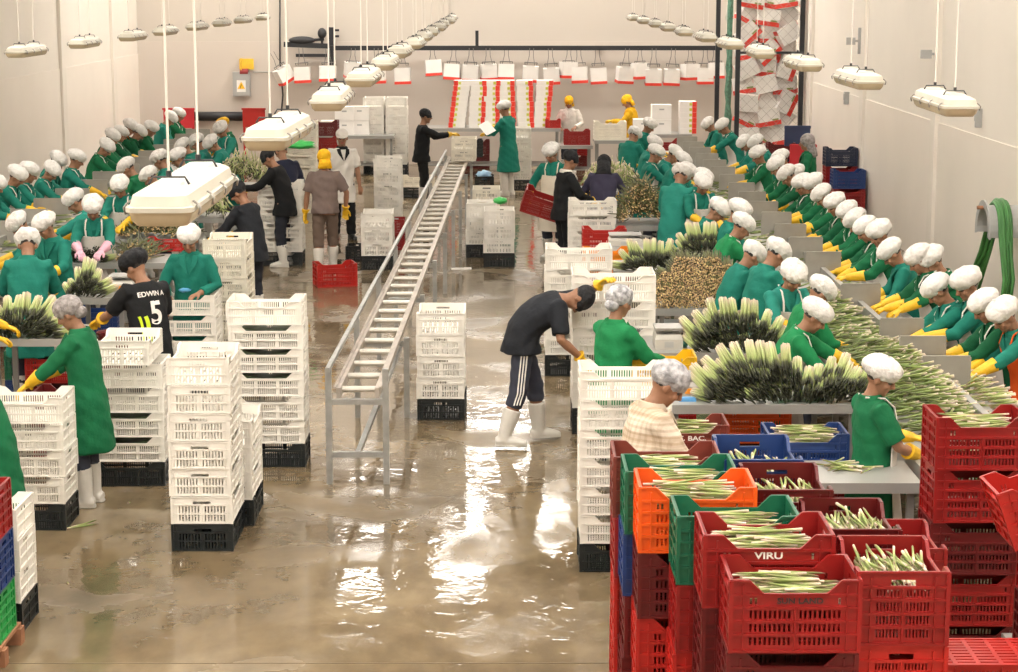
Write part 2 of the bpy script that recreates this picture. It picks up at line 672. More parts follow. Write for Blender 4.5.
def glove_mesh(sp, S, k, m, length=.60):
    mb = MB()
    el, wr = S['el' + k], S['wr' + k]
    a = wr.lerp(el, length)
    d = sp.get('hdir', {}).get(k)
    d = V(d) if d else (wr - el)
    mb.tube([a, a.lerp(wr, .12), a.lerp(wr, .6), wr + d.normalized() * .012], [.060, .056, .046, .034], 12)
    hand(mb, wr, d, V(sp.get('palm', {}).get(k, (0, 0, -1))), 1 if k == 'l' else -1, sp.get('curl', .4), 1.06, .0022)
    return remesh(mb, 'glove', [m], .0062, 2, .4)


def cap_mesh(sp, S, kind):
    mb = MB()
    HM, c = S['HM'], S['skull']
    rnd = random.Random(sp.get('seed', 3))
    p1, p2 = rnd.random() * 6, rnd.random() * 6
    if kind == 'puffy':
        T = HM @ Matrix.Rotation(R(5), 3, 'X')

        def fn(d):
            ph = math.atan2(d.y, d.x)
            low = max(0, -d.z)
            return 1 + .045 * math.sin(9 * ph + p1) * (.35 + low) + .03 * math.sin(5 * ph + p2 + 3 * d.z) + .02 * math.sin(17 * ph) * low
        mb.sphere(c + HM @ V((0, -.024, .066)), (.120, .142, .088), 40, 18, M=T, fn=fn)
        mb.rings([[c + HM @ V((0, -.014, .040)) + T @ V((math.cos(t) * a, math.sin(t) * b, z)) for t in [2 * PI * i / 32 for i in range(32)]]
                  for z, a, b in ((-.040, .080, .100), (-.022, .088, .110), (.004, .100, .124))])
    elif kind == 'net':
        T = HM @ Matrix.Rotation(R(10), 3, 'X')

        def fn(d):
            ph = math.atan2(d.y, d.x)
            return 1 + .02 * math.sin(12 * ph + p1) * (.3 + max(0, -d.z)) + .018 * math.sin(7 * ph + 5 * d.z)
        mb.sphere(c + HM @ V((0, -.020, .050)), (.098, .120, .094), 36, 18, M=T, fn=fn)
        if sp.get('bun', True):
            mb.sphere(c + HM @ V((0, -.085, -.030)), (.058, .056, .050), 18, 10, M=T, fn=fn)
    elif kind == 'beanie':
        T = HM @ Matrix.Rotation(R(-18), 3, 'X')
        mb.sphere(c + HM @ V((0, -.018, .040)), (.090, .112, .092), 32, 16, M=T, fn=lambda d: 1 + .012 * math.sin(26 * math.atan2(d.y, d.x)))
        mb.rings([[c + HM @ V((0, -.012, .030)) + T @ V((math.cos(t) * a, math.sin(t) * b, z)) for t in [2 * PI * i / 32 for i in range(32)]]
                  for z, a, b in ((-.028, .084, .106), (-.012, .094, .116), (.020, .094, .116), (.034, .084, .105))])
    elif kind == 'wrap':      # cloth tied round head and nape
        T = HM @ Matrix.Rotation(R(-12), 3, 'X')
        mb.sphere(c + HM @ V((0, -.016, .044)), (.094, .116, .096), 32, 16, M=T, fn=lambda d: 1 + .03 * math.sin(7 * math.atan2(d.y, d.x) + 4 * d.z))
        mb.tube([c + HM @ V((0, -.08, .0)), c + HM @ V((0, -.09, -.06)), c + HM @ V((0, -.085, -.13))], [(.07, .03), (.085, .035), (.10, .03)], 14)
    elif kind == 'hood':
        T = HM
        mb.sphere(c + HM @ V((0, -.030, .030)), (.105, .118, .118), 28, 16, M=T)
        mb.tube([c + HM @ V((0, -.06, -.02)), S['neck'] + V((0, -.05, .02)), pt(1.30, 0, -.10, sp)], [(.095, .075), (.105, .075), (.12, .05)], 14)
    elif kind == 'peak':      # soft cap with a short peak
        T = HM @ Matrix.Rotation(R(-6), 3, 'X')
        mb.sphere(c + HM @ V((0, -.016, .056)), (.094, .116, .084), 32, 16, M=T)
        mb.tube([c + HM @ V((0, .07, .040)), c + HM @ V((0, .125, .034)), c + HM @ V((0, .155, .024))], [(.085, .014), (.072, .009), (.040, .007)], 14)
        mb.tube([c + HM @ V((0, -.08, .01)), c + HM @ V((0, -.095, -.06)), c + HM @ V((0, -.08, -.12))], [(.07, .02), (.08, .02), (.07, .012)], 12)
    me = mb.mesh('cap', [CAP_W], True)
    if kind in ('puffy', 'net', 'wrap'):
        displace(me, lambda x, y, z: math.sin(x * 90 + z * 70 + p1) * math.sin(y * 80 - z * 60) * .0035)
    return me


def hair_mesh(S):
    mb = MB()
    HM, c = S['HM'], S['skull']
    mb.sphere(c + HM @ V((0, -.022, .022)), (.078, .087, .084), 18, 12, M=HM)
    return mb.mesh('hair', [HAIR], True)


def make_person(sp):
    """body, clothing and headwear of one person, standing at the origin and facing +Y"""
    S = skeleton(sp)
    root = empty('person')
    link('body', body_mesh(sp, S), root)
    link('hair', hair_mesh(S), root)
    o = link(sp.get('top_name', 'coat'), coat_mesh(sp, S), root)
    recolor(o, 0, sp.get('top', GREEN_C))
    if sp.get('collar', True):
        o = link('collar', collar_mesh(sp), root)
        recolor(o, 0, sp.get('collar_mat', sp.get('top', GREEN_C)))
    o = link('trousers', trousers_mesh(sp, S), root)
    recolor(o, 0, sp.get('legs', SLATE_C))
    for k in 'lr':
        link('shoe' if sp.get('shoe') else 'boot', boot_mesh(S, k, sp.get('shoe', False)), root)
        g = sp.get('gloves', {}).get(k)
        if g:
            link('glove', glove_mesh(sp, S, k, g, sp.get('glove_len', .60)), root)
    if sp.get('apron'):
        o = link('apron', apron_mesh(sp, sp['apron'], sp.get('apron_top', 1.22), sp.get('apron_bottom', .5)), root)
    kind, cm = sp.get('cap', ('puffy', CAP_W))
    o = link({'puffy': 'hair_cap', 'net': 'hairnet', 'beanie': 'knit_cap', 'wrap': 'head_wrap', 'hood': 'hood', 'peak': 'peaked_cap'}[kind], cap_mesh(sp, S, kind), root)
    recolor(o, 0, cm)
    root['_sk'] = 1
    del root['_sk']
    return root, S


def child(root, *names):
    for n in names:
        for c in root.children:
            if c.name.split('.')[0] == n:
                return c


def put(root, u, v, zhead, rz, S=None):
    """stand a person so that the head is seen at (u, v) at that height"""
    sk = S['skull']
    s = root.scale[0]
    p = at(u, v, zhead)
    off = Matrix.Rotation(rz, 3, 'Z') @ V((sk.x * s, sk.y * s, 0))
    root.location = (p.x - off.x, p.y - off.y, 0)
    root.rotation_euler = (0, 0, rz)
# ------------------------------------------------------------------ the people


def plaid_material():
    m = cloth('checked_cloth', (.62, .52, .40)).copy()
    nt = m.node_tree
    b = nt.nodes['Principled BSDF']
    tc = nt.nodes.new('ShaderNodeTexCoord')
    last = None
    for sc, direction, c in ((9, 'X', (.88, .86, .83)), (9, 'Z', (.84, .80, .75)), (2.2, 'Z', (.80, .74, .68))):
        w = nt.nodes.new('ShaderNodeTexWave')
        w.bands_direction = direction
        w.inputs['Scale'].default_value = sc
        w.inputs['Distortion'].default_value = .25
        r = nt.nodes.new('ShaderNodeValToRGB')
        r.color_ramp.elements[0].position, r.color_ramp.elements[1].position = .5, .75
        r.color_ramp.elements[0].color = (1, 1, 1, 1)
        r.color_ramp.elements[1].color = (*c, 1)
        nt.links.new(tc.outputs['Object'], w.inputs['Vector'])
        nt.links.new(w.outputs['Fac'], r.inputs['Fac'])
        mx = nt.nodes.new('ShaderNodeMixRGB')
        mx.blend_type = 'MULTIPLY'
        mx.inputs['Fac'].default_value = 1
        if last is None:
            mx.inputs[1].default_value = (.72, .63, .52, 1)
        else:
            nt.links.new(last, mx.inputs[1])
        nt.links.new(r.outputs['Color'], mx.inputs[2])
        last = mx.outputs['Color']
    nt.links.new(last, b.inputs['Base Color'])
    return m


PLAID = plaid_material()
Y2 = {'l': YGLOVE, 'r': YGLOVE}
LINE = {}


def base(**k):
    d = dict(lean=16, head=(38, 0), hands={'l': (-.11, .50, 1.05), 'r': (.12, .50, 1.05)}, gloves=Y2, cap=('puffy', CAP_W), apron=None, hem=.50, glove_len=.74)
    d.update(k)
    return d


LINE['a'] = base(apron=WHITE_C)
LINE['b'] = base(lean=20, head=(46, -16), hands={'l': (-.16, .58, 1.04), 'r': (.06, .52, 1.06)}, apron=WHITE_C, seed=5)
LINE['c'] = base(lean=10, head=(30, 18), hands={'l': (-.06, .46, 1.08), 'r': (.16, .48, 1.04)}, apron=WHITE_C, seed=9)
LINE['d'] = base(lean=27, head=(40, 6), hands={'l': (-.22, .62, 1.03), 'r': (.10, .52, 1.00)}, apron=WHITE_C, seed=14)
LINE['e'] = base(lean=18, head=(48, 4), hands={'l': (-.13, .40, .98), 'r': (.13, .44, 1.00)}, seed=21)
LINE['f'] = base(lean=13, head=(34, -20), hands={'l': (-.18, .43, 1.02), 'r': (.10, .42, .98)}, seed=27)
LINE['g'] = base(lean=24, head=(52, 12), hands={'l': (-.12, .50, 1.00), 'r': (.20, .52, 1.02)}, seed=33)
PROTO = {}
USED = set()


def worker(kind, u, v, z, rz, coat, cap, label, cat='person', group=None, scale=None, apron=True, gl=None, apron_m=None, legs=None):
    if kind not in PROTO:
        PROTO[kind] = make_person(LINE[kind])
    r, S = PROTO[kind]
    if kind in USED:
        r = dup(r, (0, 0, 0))
    USED.add(kind)
    s = scale if scale else random.uniform(.97, 1.03)
    r.scale = (s, s, s)
    put(r, u, v, z, rz, S)
    for ch in r.children:
        nm = ch.name.split('.')[0]
        if nm in ('coat', 'collar'):
            recolor(ch, 0, coat)
        elif nm in ('hair_cap', 'hairnet'):
            recolor(ch, 0, cap)
        elif nm == 'glove':
            recolor(ch, 0, gl or YGLOVE)
        elif nm == 'apron':
            recolor(ch, 0, apron_m or WHITE_C)
    tag(r, label, cat, group)
    return r


cname = {'green_cloth': 'green', 'dark_green_cloth': 'dark green', 'teal_cloth': 'teal', 'light_teal_cloth': 'light teal', 'bright_green_cloth': 'bright green'}
kname = {'white_cap': 'white', 'grey_cap': 'grey'}
G_, D_, T_, LT, BG = GREEN_C, DGREEN_C, TEAL_C, LTEAL_C, BRGREEN_C
W_, K_ = CAP_W, CAP_G
rw = random.Random(3)


def row(rowname, facing, items, z=1.46, first=1, group=None, total=None):
    n = len(items)
    for i, it in enumerate(items):
        u, v, kind, coat, cap = it[:5]
        x = it[5] if len(it) > 5 else {}
        place = 'nearest' if i == 0 else ('farthest' if i == n - 1 else ORD[i] + ' nearest')
        lab = x.pop('label', None) or f'worker in {cname[coat.name]} coat and {kname[cap.name]} cap, {place} in the {rowname}'
        rz = facing + R(x.pop('turn', rw.uniform(-9, 9)))
        worker(kind, u, v + 6 * 0, x.pop('z', z), rz, coat, cap, lab, **x)


# right line, workers along the wall, facing the conveyor
row('right wall row', PI / 2, [
    (1004, 314, 'd', T_, W_, dict(turn=12, apron_m=ORANGE_C, label='worker with an orange apron over a teal coat, at the right edge')),
    (985, 307, 'a', D_, W_, dict(turn=0, label='worker partly hidden behind the orange-aproned worker')),
    (966, 292, 'c', T_, K_, dict(turn=0, label='worker in teal coat with bowed head beside the orange-aproned worker')),
    (938, 288, 'b', T_, W_, dict(turn=6)),
    (932, 262, 'd', G_, W_, dict(turn=2, label='worker in green coat stretching yellow gloves far across the right conveyor')),
    (919, 262, 'a', D_, K_, dict(turn=0)),
    (892, 251, 'e', T_, W_, {}), (879, 239, 'c', G_, W_, {}), (866, 229, 'a', D_, W_, {}), (857, 223, 'b', G_, W_, {}),
    (848, 213, 'a', G_, W_, {}), (835, 206, 'c', D_, W_, {}), (823, 197, 'b', G_, W_, {}), (814, 190, 'a', G_, W_, {}),
    (802, 186, 'c', D_, W_, {}), (798, 175, 'e', T_, K_, {}), (788, 178, 'b', D_, K_, {}), (777, 172, 'a', G_, W_, {}),
    (781, 163, 'f', D_, W_, {}), (758, 158, 'c', G_, W_, {}), (757, 148, 'b', T_, W_, {}), (745, 141, 'g', T_, W_, {}),
    (723, 129, 'd', T_, W_, {}), (709, 125, 'e', T_, K_, {})])
# right line, inner row, facing the conveyor from the aisle side
row('right inner row', -PI / 2, [
    (815, 313, 'd', BG, W_, dict(turn=-8, label='worker in bright green coat reaching right behind the nearest packing table')),
    (820, 291, 'e', BG, W_, dict(turn=14)),
    (793, 278, 'a', LT, W_, dict(turn=-70, label='worker in light teal coat and white apron looking down towards the aisle')),
    (776, 259, 'e', T_, W_, dict(turn=25)), (752, 253, 'g', T_, W_, dict(turn=15)), (742, 228, 'd', BG, W_, dict(turn=10)),
    (739, 217, 'f', T_, W_, {}), (718, 211, 'e', T_, W_, dict(turn=-15)),
    (703, 187, 'a', T_, W_, dict(turn=-75, label='worker in teal coat and white apron facing the aisle before the far plates')),
    (703, 179, 'f', T_, W_, {}), (681, 184, 'e', LT, K_, dict(turn=60, scale=1.06, label='broad-backed worker in light teal coat with grey cap behind the dark mound')),
    (687, 173, 'f', T_, K_, {}), (682, 161, 'b', T_, W_, {}), (674, 156, 'g', LT, W_, {}), (656, 157, 'c', T_, W_, {}),
    (654, 146, 'f', LT, K_, {}), (634, 137, 'e', T_, W_, dict(turn=50)), (649, 128, 'f', T_, W_, {})])
# left line, workers along the wall
row('left wall row', -PI / 2, [
    (-4, 186, 'a', T_, W_, dict(apron_m=RED_C, label='worker with a red apron at the left edge of the left wall row')),
    (17, 181, 'a', T_, W_, {}), (30, 178, 'c', T_, W_, {}), (51, 171, 'b', T_, W_, {}), (57, 163, 'e', T_, W_, {}), (77, 163, 'c', T_, W_, {}),
    (106, 151, 'b', G_, W_, {}), (112, 141, 'a', G_, W_, {}), (121, 136, 'c', D_, W_, {}), (130, 132, 'a', D_, K_, dict(apron_m=ORANGE_C, label='worker with an orange apron among the left wall row')),
    (139, 132, 'e', D_, W_, {}), (151, 131, 'f', G_, W_, {}), (170, 121, 'e', LT, W_, {}), (179, 116, 'c', G_, W_, {})])
# left line, inner row
row('left inner row', PI / 2, [
    (45, 230, 'f', T_, K_, dict(turn=60, label='worker in teal coat and greyish cap bending over the left near table')),
    (19, 221, 'g', T_, K_, dict(turn=10, label='worker in teal coat turned left beside the nearest left plates')),
    (75, 203, 'd', LT, W_, dict(turn=0, label='worker in light teal coat leaning left over the left conveyor')),
    (93, 213, 'a', T_, K_, dict(turn=95, gl=PINKGLOVE, label='worker in teal coat with pink gloves facing the camera')),
    (120, 190, 'a', T_, W_, dict(turn=85, label='worker in teal coat and white apron facing down, left of the nearest lamp')),
    (128, 172, 'e', G_, K_, dict(turn=-15)), (150, 177, 'b', G_, W_, {}), (160, 164, 'f', T_, K_, {}), (178, 162, 'c', T_, W_, {}),
    (184, 149, 'e', T_, W_, {}), (197, 145, 'f', LT, K_, {}), (212, 146, 'g', LT, K_, {}), (221, 134, 'a', LT, K_, dict(turn=60, label='worker in light teal coat facing the aisle beneath the yellow-capped worker'))])
worker('f', 223, 126, 1.5, PI / 2, D_, YELLOW_C, 'worker with a yellow cap at the far end of the left conveyor', scale=1.0)
worker('e', 28, 252, 1.48, R(8), T_, W_, 'worker in teal coat seen from behind at the left near table', scale=1.05)
worker('d', -36, 285, 1.45, R(-78), LT, W_, 'worker reaching in from the left edge with a yellow glove', scale=1.0)

# ---- individually posed people


def solo(sp, u, v, z, rz, label, scale=1.0):
    r, S = make_person(sp)
    r.scale = (scale,) * 3
    put(r, u, v, z, rz, S)
    tag(r, label, 'person')
    return r, S


rG1, SG1 = solo(dict(lean=7, head=(32, 0), hands={'l': (-.10, .56, .84), 'r': (.16, .40, .98)}, gloves=Y2, cap=('net', NET_D), hem=.44, top=GREEN_C, glove_len=.5,
      legs=SLATE_C, leg_end=.5, pole={'l': (-.5, -.6, -.8)}), 69, 318, 1.47, R(82), 'woman in green coat and grey hairnet reaching a yellow glove into a white crate')
solo(dict(lean=34, head=(50, 0), hands={'l': (-.12, .60, .95), 'r': (.14, .55, .95)}, gloves=Y2, cap=('net', NET_D), hem=.42, top=GREEN_C), -56, 372, 1.36, R(88),
     'worker in green coat cut off by the left edge of the picture')
solo(dict(lean=6, head=(26, 4), hands={'l': (-.12, .24, 1.00), 'r': (.18, .28, .98)}, gloves={}, cap=('puffy', CAP_W), top=TEAL_C, hem=.5, sleeve='long', cuff=.85, palm={'l': (0, 0, -1), 'r': (0, 0, -1)}),
     189, 243, 1.48, R(176), 'teal-coated sorter in white cap facing the camera with a hand on a white crate', 1.0)
# the man in the lettered shirt
rE, SE = solo(dict(lean=14, head=(40, 20), hands={'l': (-.22, .46, 1.02), 'r': (.16, .34, .92)}, gloves={'l': YGLOVE, 'r': YGLOVE}, glove_len=.35, cap=('puffy', CAP_B), top=BLACK_C, top_name='shirt',
                   sleeve='short', hem=.70, collar=False, legs=DENIM_C, seed=8), 135, 267, 1.55, R(40), 'man in black lettered football shirt and black cap at the left table', 1.04)
solo(dict(lean=15, head=(35, 10), hands={'l': (-.12, .45, .98), 'r': (.16, .40, .96)}, gloves={'l': YGLOVE, 'r': YGLOVE}, glove_len=.12, cap=('beanie', CAP_B), top=CHAR_C, top_name='sweater', hem=.72, collar=False,
          legs=DENIM_C), 238, 191, 1.57, R(62), 'man in charcoal sweater and black knit cap reaching to a table', 1.04)
solo(dict(lean=20, head=(40, 0), hands={'l': (-.12, .52, 1.06), 'r': (.16, .50, 1.04)}, gloves={'l': YGLOVE, 'r': YGLOVE}, glove_len=.12, cap=('beanie', CAP_B), top=BLACK_C, top_name='sweater', hem=.70, collar=False,
          legs=DENIM_C), 268, 158, 1.55, R(80), 'man in black sweater reaching left under the second lamp', 1.05)
solo(dict(lean=16, head=(38, 0), hands={'l': (-.14, .40, .95), 'r': (.20, .30, .92)}, gloves={}, cap=('beanie', CAP_B), top=NAVY_C, top_name='sweater', hem=.70, collar=False,
          legs=DENIM_C), 281, 151, 1.55, R(30), 'man in navy sweater bending behind the black sweater man', 1.04)
# walker seen from behind
solo(dict(lean=3, head=(8, 6), hands={'l': (-.27, .02, .80), 'r': (.28, .10, .84)}, gloves=Y2, glove_len=.18, cap=('wrap', CAP_Y), top=GREY_C, top_name='tee_shirt', sleeve='short', hem=.80, collar=False,
          legs=BGREY_C, leg_end=.35, feet={'l': (-.10, -.10, -4), 'r': (.10, .14, 4)}, pole={'l': (-1, -.5, -.2), 'r': (1, -.5, -.2)}), 324, 160, 1.56, R(6),
     'man in taupe tee shirt and yellow head wrap walking away', 1.03)
solo(dict(lean=0, head=(6, -10), hands={'l': (-.25, .06, .80), 'r': (.24, .10, .86)}, gloves={}, cap=('peak', WHITE_C), top=WHITE_C, collar_mat=BLACK_C, top_name='lab_coat', sleeve='short', hem=.56, shoe=True, legs=BLACK_C, leg_end=1.0,
          feet={'l': (-.11, .06, -8), 'r': (.11, -.06, 12)}), 342, 140, 1.57, R(196), 'person in white coat and white peaked cap walking towards the camera', 1.05)
# two people at the far end of the roller track
solo(dict(lean=5, head=(10, 0), hands={'l': (-.10, .45, 1.20), 'r': (.10, .50, 1.22)}, gloves=Y2, glove_len=.25, cap=('beanie', CAP_B), top=BLACK_C, top_name='sweater', hem=.74, collar=False, legs=BLACK_C, leg_end=.5),
     426, 117, 1.60, R(-84), 'man in black clothes and black knit cap pushing a crate on the roller track', 1.06)
solo(dict(lean=4, head=(22, 0), hands={'l': (-.10, .40, 1.08), 'r': (.14, .36, 1.18)}, gloves=Y2, glove_len=.12, cap=('puffy', CAP_W), top=TEAL_C, hem=.42, legs=WHITE_C, leg_end=.5),
     504, 110, 1.62, R(58), 'man in long teal coat and white cap holding papers by the roller track', 1.08)
solo(dict(lean=6, head=(25, 0), hands={'l': (-.16, .30, 1.00), 'r': (.16, .30, 1.00)}, gloves={}, cap=('wrap', CAP_Y), top=WHITE_C, top_name='jacket', hem=.60), 569, 102, 1.52, R(170), 'worker in white jacket and yellow head wrap at the back wall tables')
solo(dict(lean=8, head=(30, 0), hands={'l': (-.12, .40, 1.12), 'r': (.12, .42, 1.10)}, gloves=Y2, glove_len=.2, cap=('wrap', CAP_Y), top=YELLOW_C, top_name='jacket', hem=.45, legs=YELLOW_C), 627, 101, 1.58, R(78), 'worker in yellow suit and yellow hood behind a cream crate', 1.04)
# the three at the middle right
rW1, SW1 = solo(dict(lean=8, head=(30, -15), hands={'l': (-.30, .30, .84), 'r': (.30, .22, .92)}, gloves=Y2, glove_len=.5, cap=('puffy', CAP_W), top=TEAL_C, apron=CREAM_C, apron_bottom=.42, hem=.55,
      palm={'l': (1, 0, 0), 'r': (-1, 0, 0)}), 551, 158, 1.50, R(160), 'worker in teal coat and cream apron carrying a red crate', 1.04)
solo(dict(lean=6, head=(22, 0), hands={'l': (-.10, .38, 1.00), 'r': (.16, .36, .98)}, gloves=Y2, glove_len=.2, cap=('beanie', CAP_B), top=BLACK_C, top_name='jacket', hem=.74, legs=BLACK_C, leg_end=.6, collar_mat=WHITE_C),
     571, 162, 1.58, R(-70), 'black-capped man in black jacket standing by the white stack', 1.06)
solo(dict(lean=30, head=(50, 0), hands={'l': (-.20, .45, .98), 'r': (.22, .45, .98)}, gloves=Y2, cap=('hood', CAP_B), top=PURPLE_C, top_name='sweater', hem=.72, collar=False, fat=1.05), 604, 170, 1.36, R(-5),
     'hooded worker in dusky blue sweater leaning over a table, seen from behind')
# woman with the veil by the wall
solo(dict(lean=2, head=(8, 0), hands={'l': (-.16, .26, 1.0), 'r': (.18, .24, .98)}, gloves={}, cap=('hood', NET_D), top=GREEN_C, hem=.5), 806, 143, 1.52, R(80), 'woman in green coat and grey veil standing by the boards at the wall')
# the bending man in the middle
rB, SB = solo(dict(lean=62, head=(98, 0), hands={'l': (-.10, .66, 1.32), 'r': (.20, .46, .76)}, gloves=Y2, glove_len=.12, cap=('beanie', CAP_B), top=CHAR_C, top_name='tee_shirt', sleeve='short', hem=.78, fat=1.1,
      collar=False, legs=SLATE_C, leg_end=.34, feet={'l': (-.14, .16, -6), 'r': (.14, -.17, 10)}, pole={'l': (-1, 0, -.6), 'r': (.6, -.8, .0)}, kpole=(0, 1, .1)), 560, 312, 1.20, R(-84),
     'bending man in dark tee shirt, slate trousers and white boots grasping a stack', 1.06)
fp = at(522, 444)
rB.location = (fp.x, fp.y, 0)
# woman at the grey scale
solo(dict(lean=4, head=(14, 6), hands={'l': (-.10, .40, 1.05), 'r': (.14, .40, 1.03)}, gloves=Y2, glove_len=.12, cap=('net', NET_L), top=BRGREEN_C, hem=.45, seed=4), 620, 305, 1.50, R(-52),
     'woman in bright green coat and pale hairnet weighing asparagus at the grey scale', 1.0)
# man in the polo shirt
rP, SP_ = solo(dict(lean=10, bun=False, head=(40, -14), hands={'l': (-.12, .38, .98), 'r': (.16, .36, .96)}, gloves={}, cap=('net', NET_L), top=PLAID, top_name='polo_shirt', sleeve='short', hem=.74, collar=True,
      collar_mat=BEIGE_C, legs=DENIM_C, fat=1.06, seed=12), 668, 400, 1.50, R(-74), 'man in beige polo shirt and pale hairnet looking down beside the crates', 1.07)
# short-sleeved woman at the near steel table
solo(dict(lean=-3, head=(26, -30), hands={'l': (-.08, .32, 1.06), 'r': (.12, .30, .98)}, gloves=Y2, glove_len=.62, cap=('puffy', CAP_W), top=GREEN_C, sleeve='short', apron=WHITE_C, apron_top=1.18, hem=.45, seed=17),
     881, 386, 1.41, R(-78), 'short-sleeved woman in green and white cap working at the near steel table', .97)

# writing and stripes on the football shirt


def on_back(parent, shirt, S, me, x, z, sp, label=None):
    o = link('lettering', me, shirt)
    p = pt(z, x, -.5, sp)
    q = pt(z, x, .5, sp)
    n = (p - q).normalized()
    up = (pt(z + .05, x, -.1, sp) - pt(z, x, -.1, sp)).normalized()
    xx = up.cross(n).normalized()
    Mx = Matrix((xx, up, n)).transposed().to_4x4()
    # press the letters on to the cloth
    from mathutils.bvhtree import BVHTree
    sm = shirt.data
    bv = BVHTree.FromPolygons([v.co for v in sm.vertices], [tuple(f.vertices) for f in sm.polygons])
    for v in me.vertices:
        w = (Mx.to_3x3() @ V((v.co.x, v.co.y, 0))) + p
        hit = bv.ray_cast(w, -n)
        v.co = (hit[0] + n * (.004 + v.co.z)) if hit[0] else w - n * .37
    if label:
        o['label'] = label
    return o


spE = dict(lean=14)
shirt = child(rE, 'shirt')
on_back(rE, shirt, SE, text_mesh('EDWIN A', .058, LETTER_W, .0005, True, 1.0), 0, 1.265, spE, 'white name lettering')
on_back(rE, shirt, SE, text_mesh('5', .27, LETTER_W, .0005, True, .9), 0.01, 1.10, spE, 'white number')


def strip_mesh(pts, w, m, nm):
    mb = MB()
    P = [V(p) for p in pts]
    rr = []
    for i in range(len(P)):
        d = (P[min(i + 1, len(P) - 1)] - P[max(i - 1, 0)]).normalized()
        nn = V((-d.y, d.x, 0)) * w / 2
        rr.append([P[i] - nn, P[i] + nn, P[i] + nn + V((0, 0, .001)), P[i] - nn + V((0, 0, .001))])
    mb.rings(rr)
    me = mb.mesh(nm, [m])
    return me


LIME = mat('lime_trim', (.62, .80, .02), .5)
for k, (dx, w) in enumerate(((0, .030), (.05, .018))):
    curve = [(-.115 - dx * .9 + .045 * math.cos(a), .0 + .17 * math.sin(a)) for a in [R(-75 + 11 * i) for i in range(13)]]
    o = on_back(rE, shirt, SE, strip_mesh([(x, y, 0) for x, y in curve], w, LIME, 'curved_stripe'), 0, .96, spE)
    o.name = 'curved_stripe'
    o['label'] = 'lime green curved stripe'
# stripes down the near trouser leg of the bending man
tr = child(rB, 'trousers')
from mathutils.bvhtree import BVHTree
bv = BVHTree.FromPolygons([v.co for v in tr.data.vertices], [tuple(f.vertices) for f in tr.data.polygons])
for k in (-1, 0, 1):
    mb = MB()
    pts = []
    a, b_, c_ = SB['hipr'] + V((0, 0, .05)), SB['knr'], SB['knr'].lerp(SB['anr'], .25)
    for i in range(22):
        t = i / 21
        q = a.lerp(b_, min(1, t * 1.3)) if t < .77 else b_.lerp(c_, (t - .77) / .23)
        q = q + V((.5, k * .024 + .01, 0))
        h = bv.ray_cast(q, V((-1, 0, 0)))
        if h[0]:
            pts.append(h[0] + V((.003, 0, 0)))
    if len(pts) > 3:
        mb.tube(pts, (.0055, .0025), 6)
        mb.build('side_stripe', LETTER_W, tr)
# ------------------------------------------------------------------ the hall
XL, XR, YB, YF, ZC = -8.2, 6.05, 44.5, -3.0, 7.6


def floor_material():
    m = bpy.data.materials.new('wet_concrete')
    m.use_nodes = True
    nt = m.node_tree
    b = nt.nodes['Principled BSDF']
    tc = nt.nodes.new('ShaderNodeTexCoord')

    def noise(s, d, sc=(1, 1, 1), dist=0.0):
        mp = nt.nodes.new('ShaderNodeMapping')
        mp.inputs['Scale'].default_value = sc
        n = nt.nodes.new('ShaderNodeTexNoise')
        n.inputs['Scale'].default_value = s
        n.inputs['Detail'].default_value = d
        n.inputs['Distortion'].default_value = dist
        nt.links.new(tc.outputs['Object'], mp.inputs['Vector'])
        nt.links.new(mp.outputs['Vector'], n.inputs['Vector'])
        return n

    def ramp(n, stops):
        r = nt.nodes.new('ShaderNodeValToRGB')
        while len(r.color_ramp.elements) < len(stops):
            r.color_ramp.elements.new(.5)
        for e, (p, c) in zip(r.color_ramp.elements, stops):
            e.position = p
            e.color = (*c, 1) if len(c) == 3 else c
        nt.links.new(n.outputs['Fac'], r.inputs['Fac'])
        return r
    c1 = ramp(noise(.55, 6, dist=.6), [(.30, (.110, .078, .042)), (.5, (.178, .130, .073)), (.72, (.265, .205, .124))])
    c2 = ramp(noise(5.5, 5, (1, .5, 1)), [(.35, (.80, .80, .80)), (.65, (1.1, 1.1, 1.1))])
    mx = nt.nodes.new('ShaderNodeMixRGB')
    mx.blend_type = 'MULTIPLY'
    mx.inputs['Fac'].default_value = 1
    nt.links.new(c1.outputs['Color'], mx.inputs[1])
    nt.links.new(c2.outputs['Color'], mx.inputs[2])
    nt.links.new(mx.outputs['Color'], b.inputs['Base Color'])
    ro = ramp(noise(.9, 5, dist=.4), [(.40, (.025,) * 3), (.52, (.07,) * 3), (.66, (.42,) * 3)])
    nt.links.new(ro.outputs['Color'], b.inputs['Roughness'])
    b.inputs['Specular IOR Level'].default_value = .55
    n1 = noise(4.2, 3, (1, 1.0, 1), .8)
    n2 = noise(9, 2, (1, 1.0, 1), .5)
    ad = nt.nodes.new('ShaderNodeMath')
    ad.operation = 'MULTIPLY_ADD'
    ad.inputs[1].default_value = .22
    nt.links.new(n2.outputs['Fac'], ad.inputs[0])
    nt.links.new(n1.outputs['Fac'], ad.inputs[2])
    bp = nt.nodes.new('ShaderNodeBump')
    bp.inputs['Strength'].default_value = .16
    bp.inputs['Distance'].default_value = .020
    nt.links.new(ad.outputs['Value'], bp.inputs['Height'])
    nt.links.new(bp.outputs['Normal'], b.inputs['Normal'])
    return m


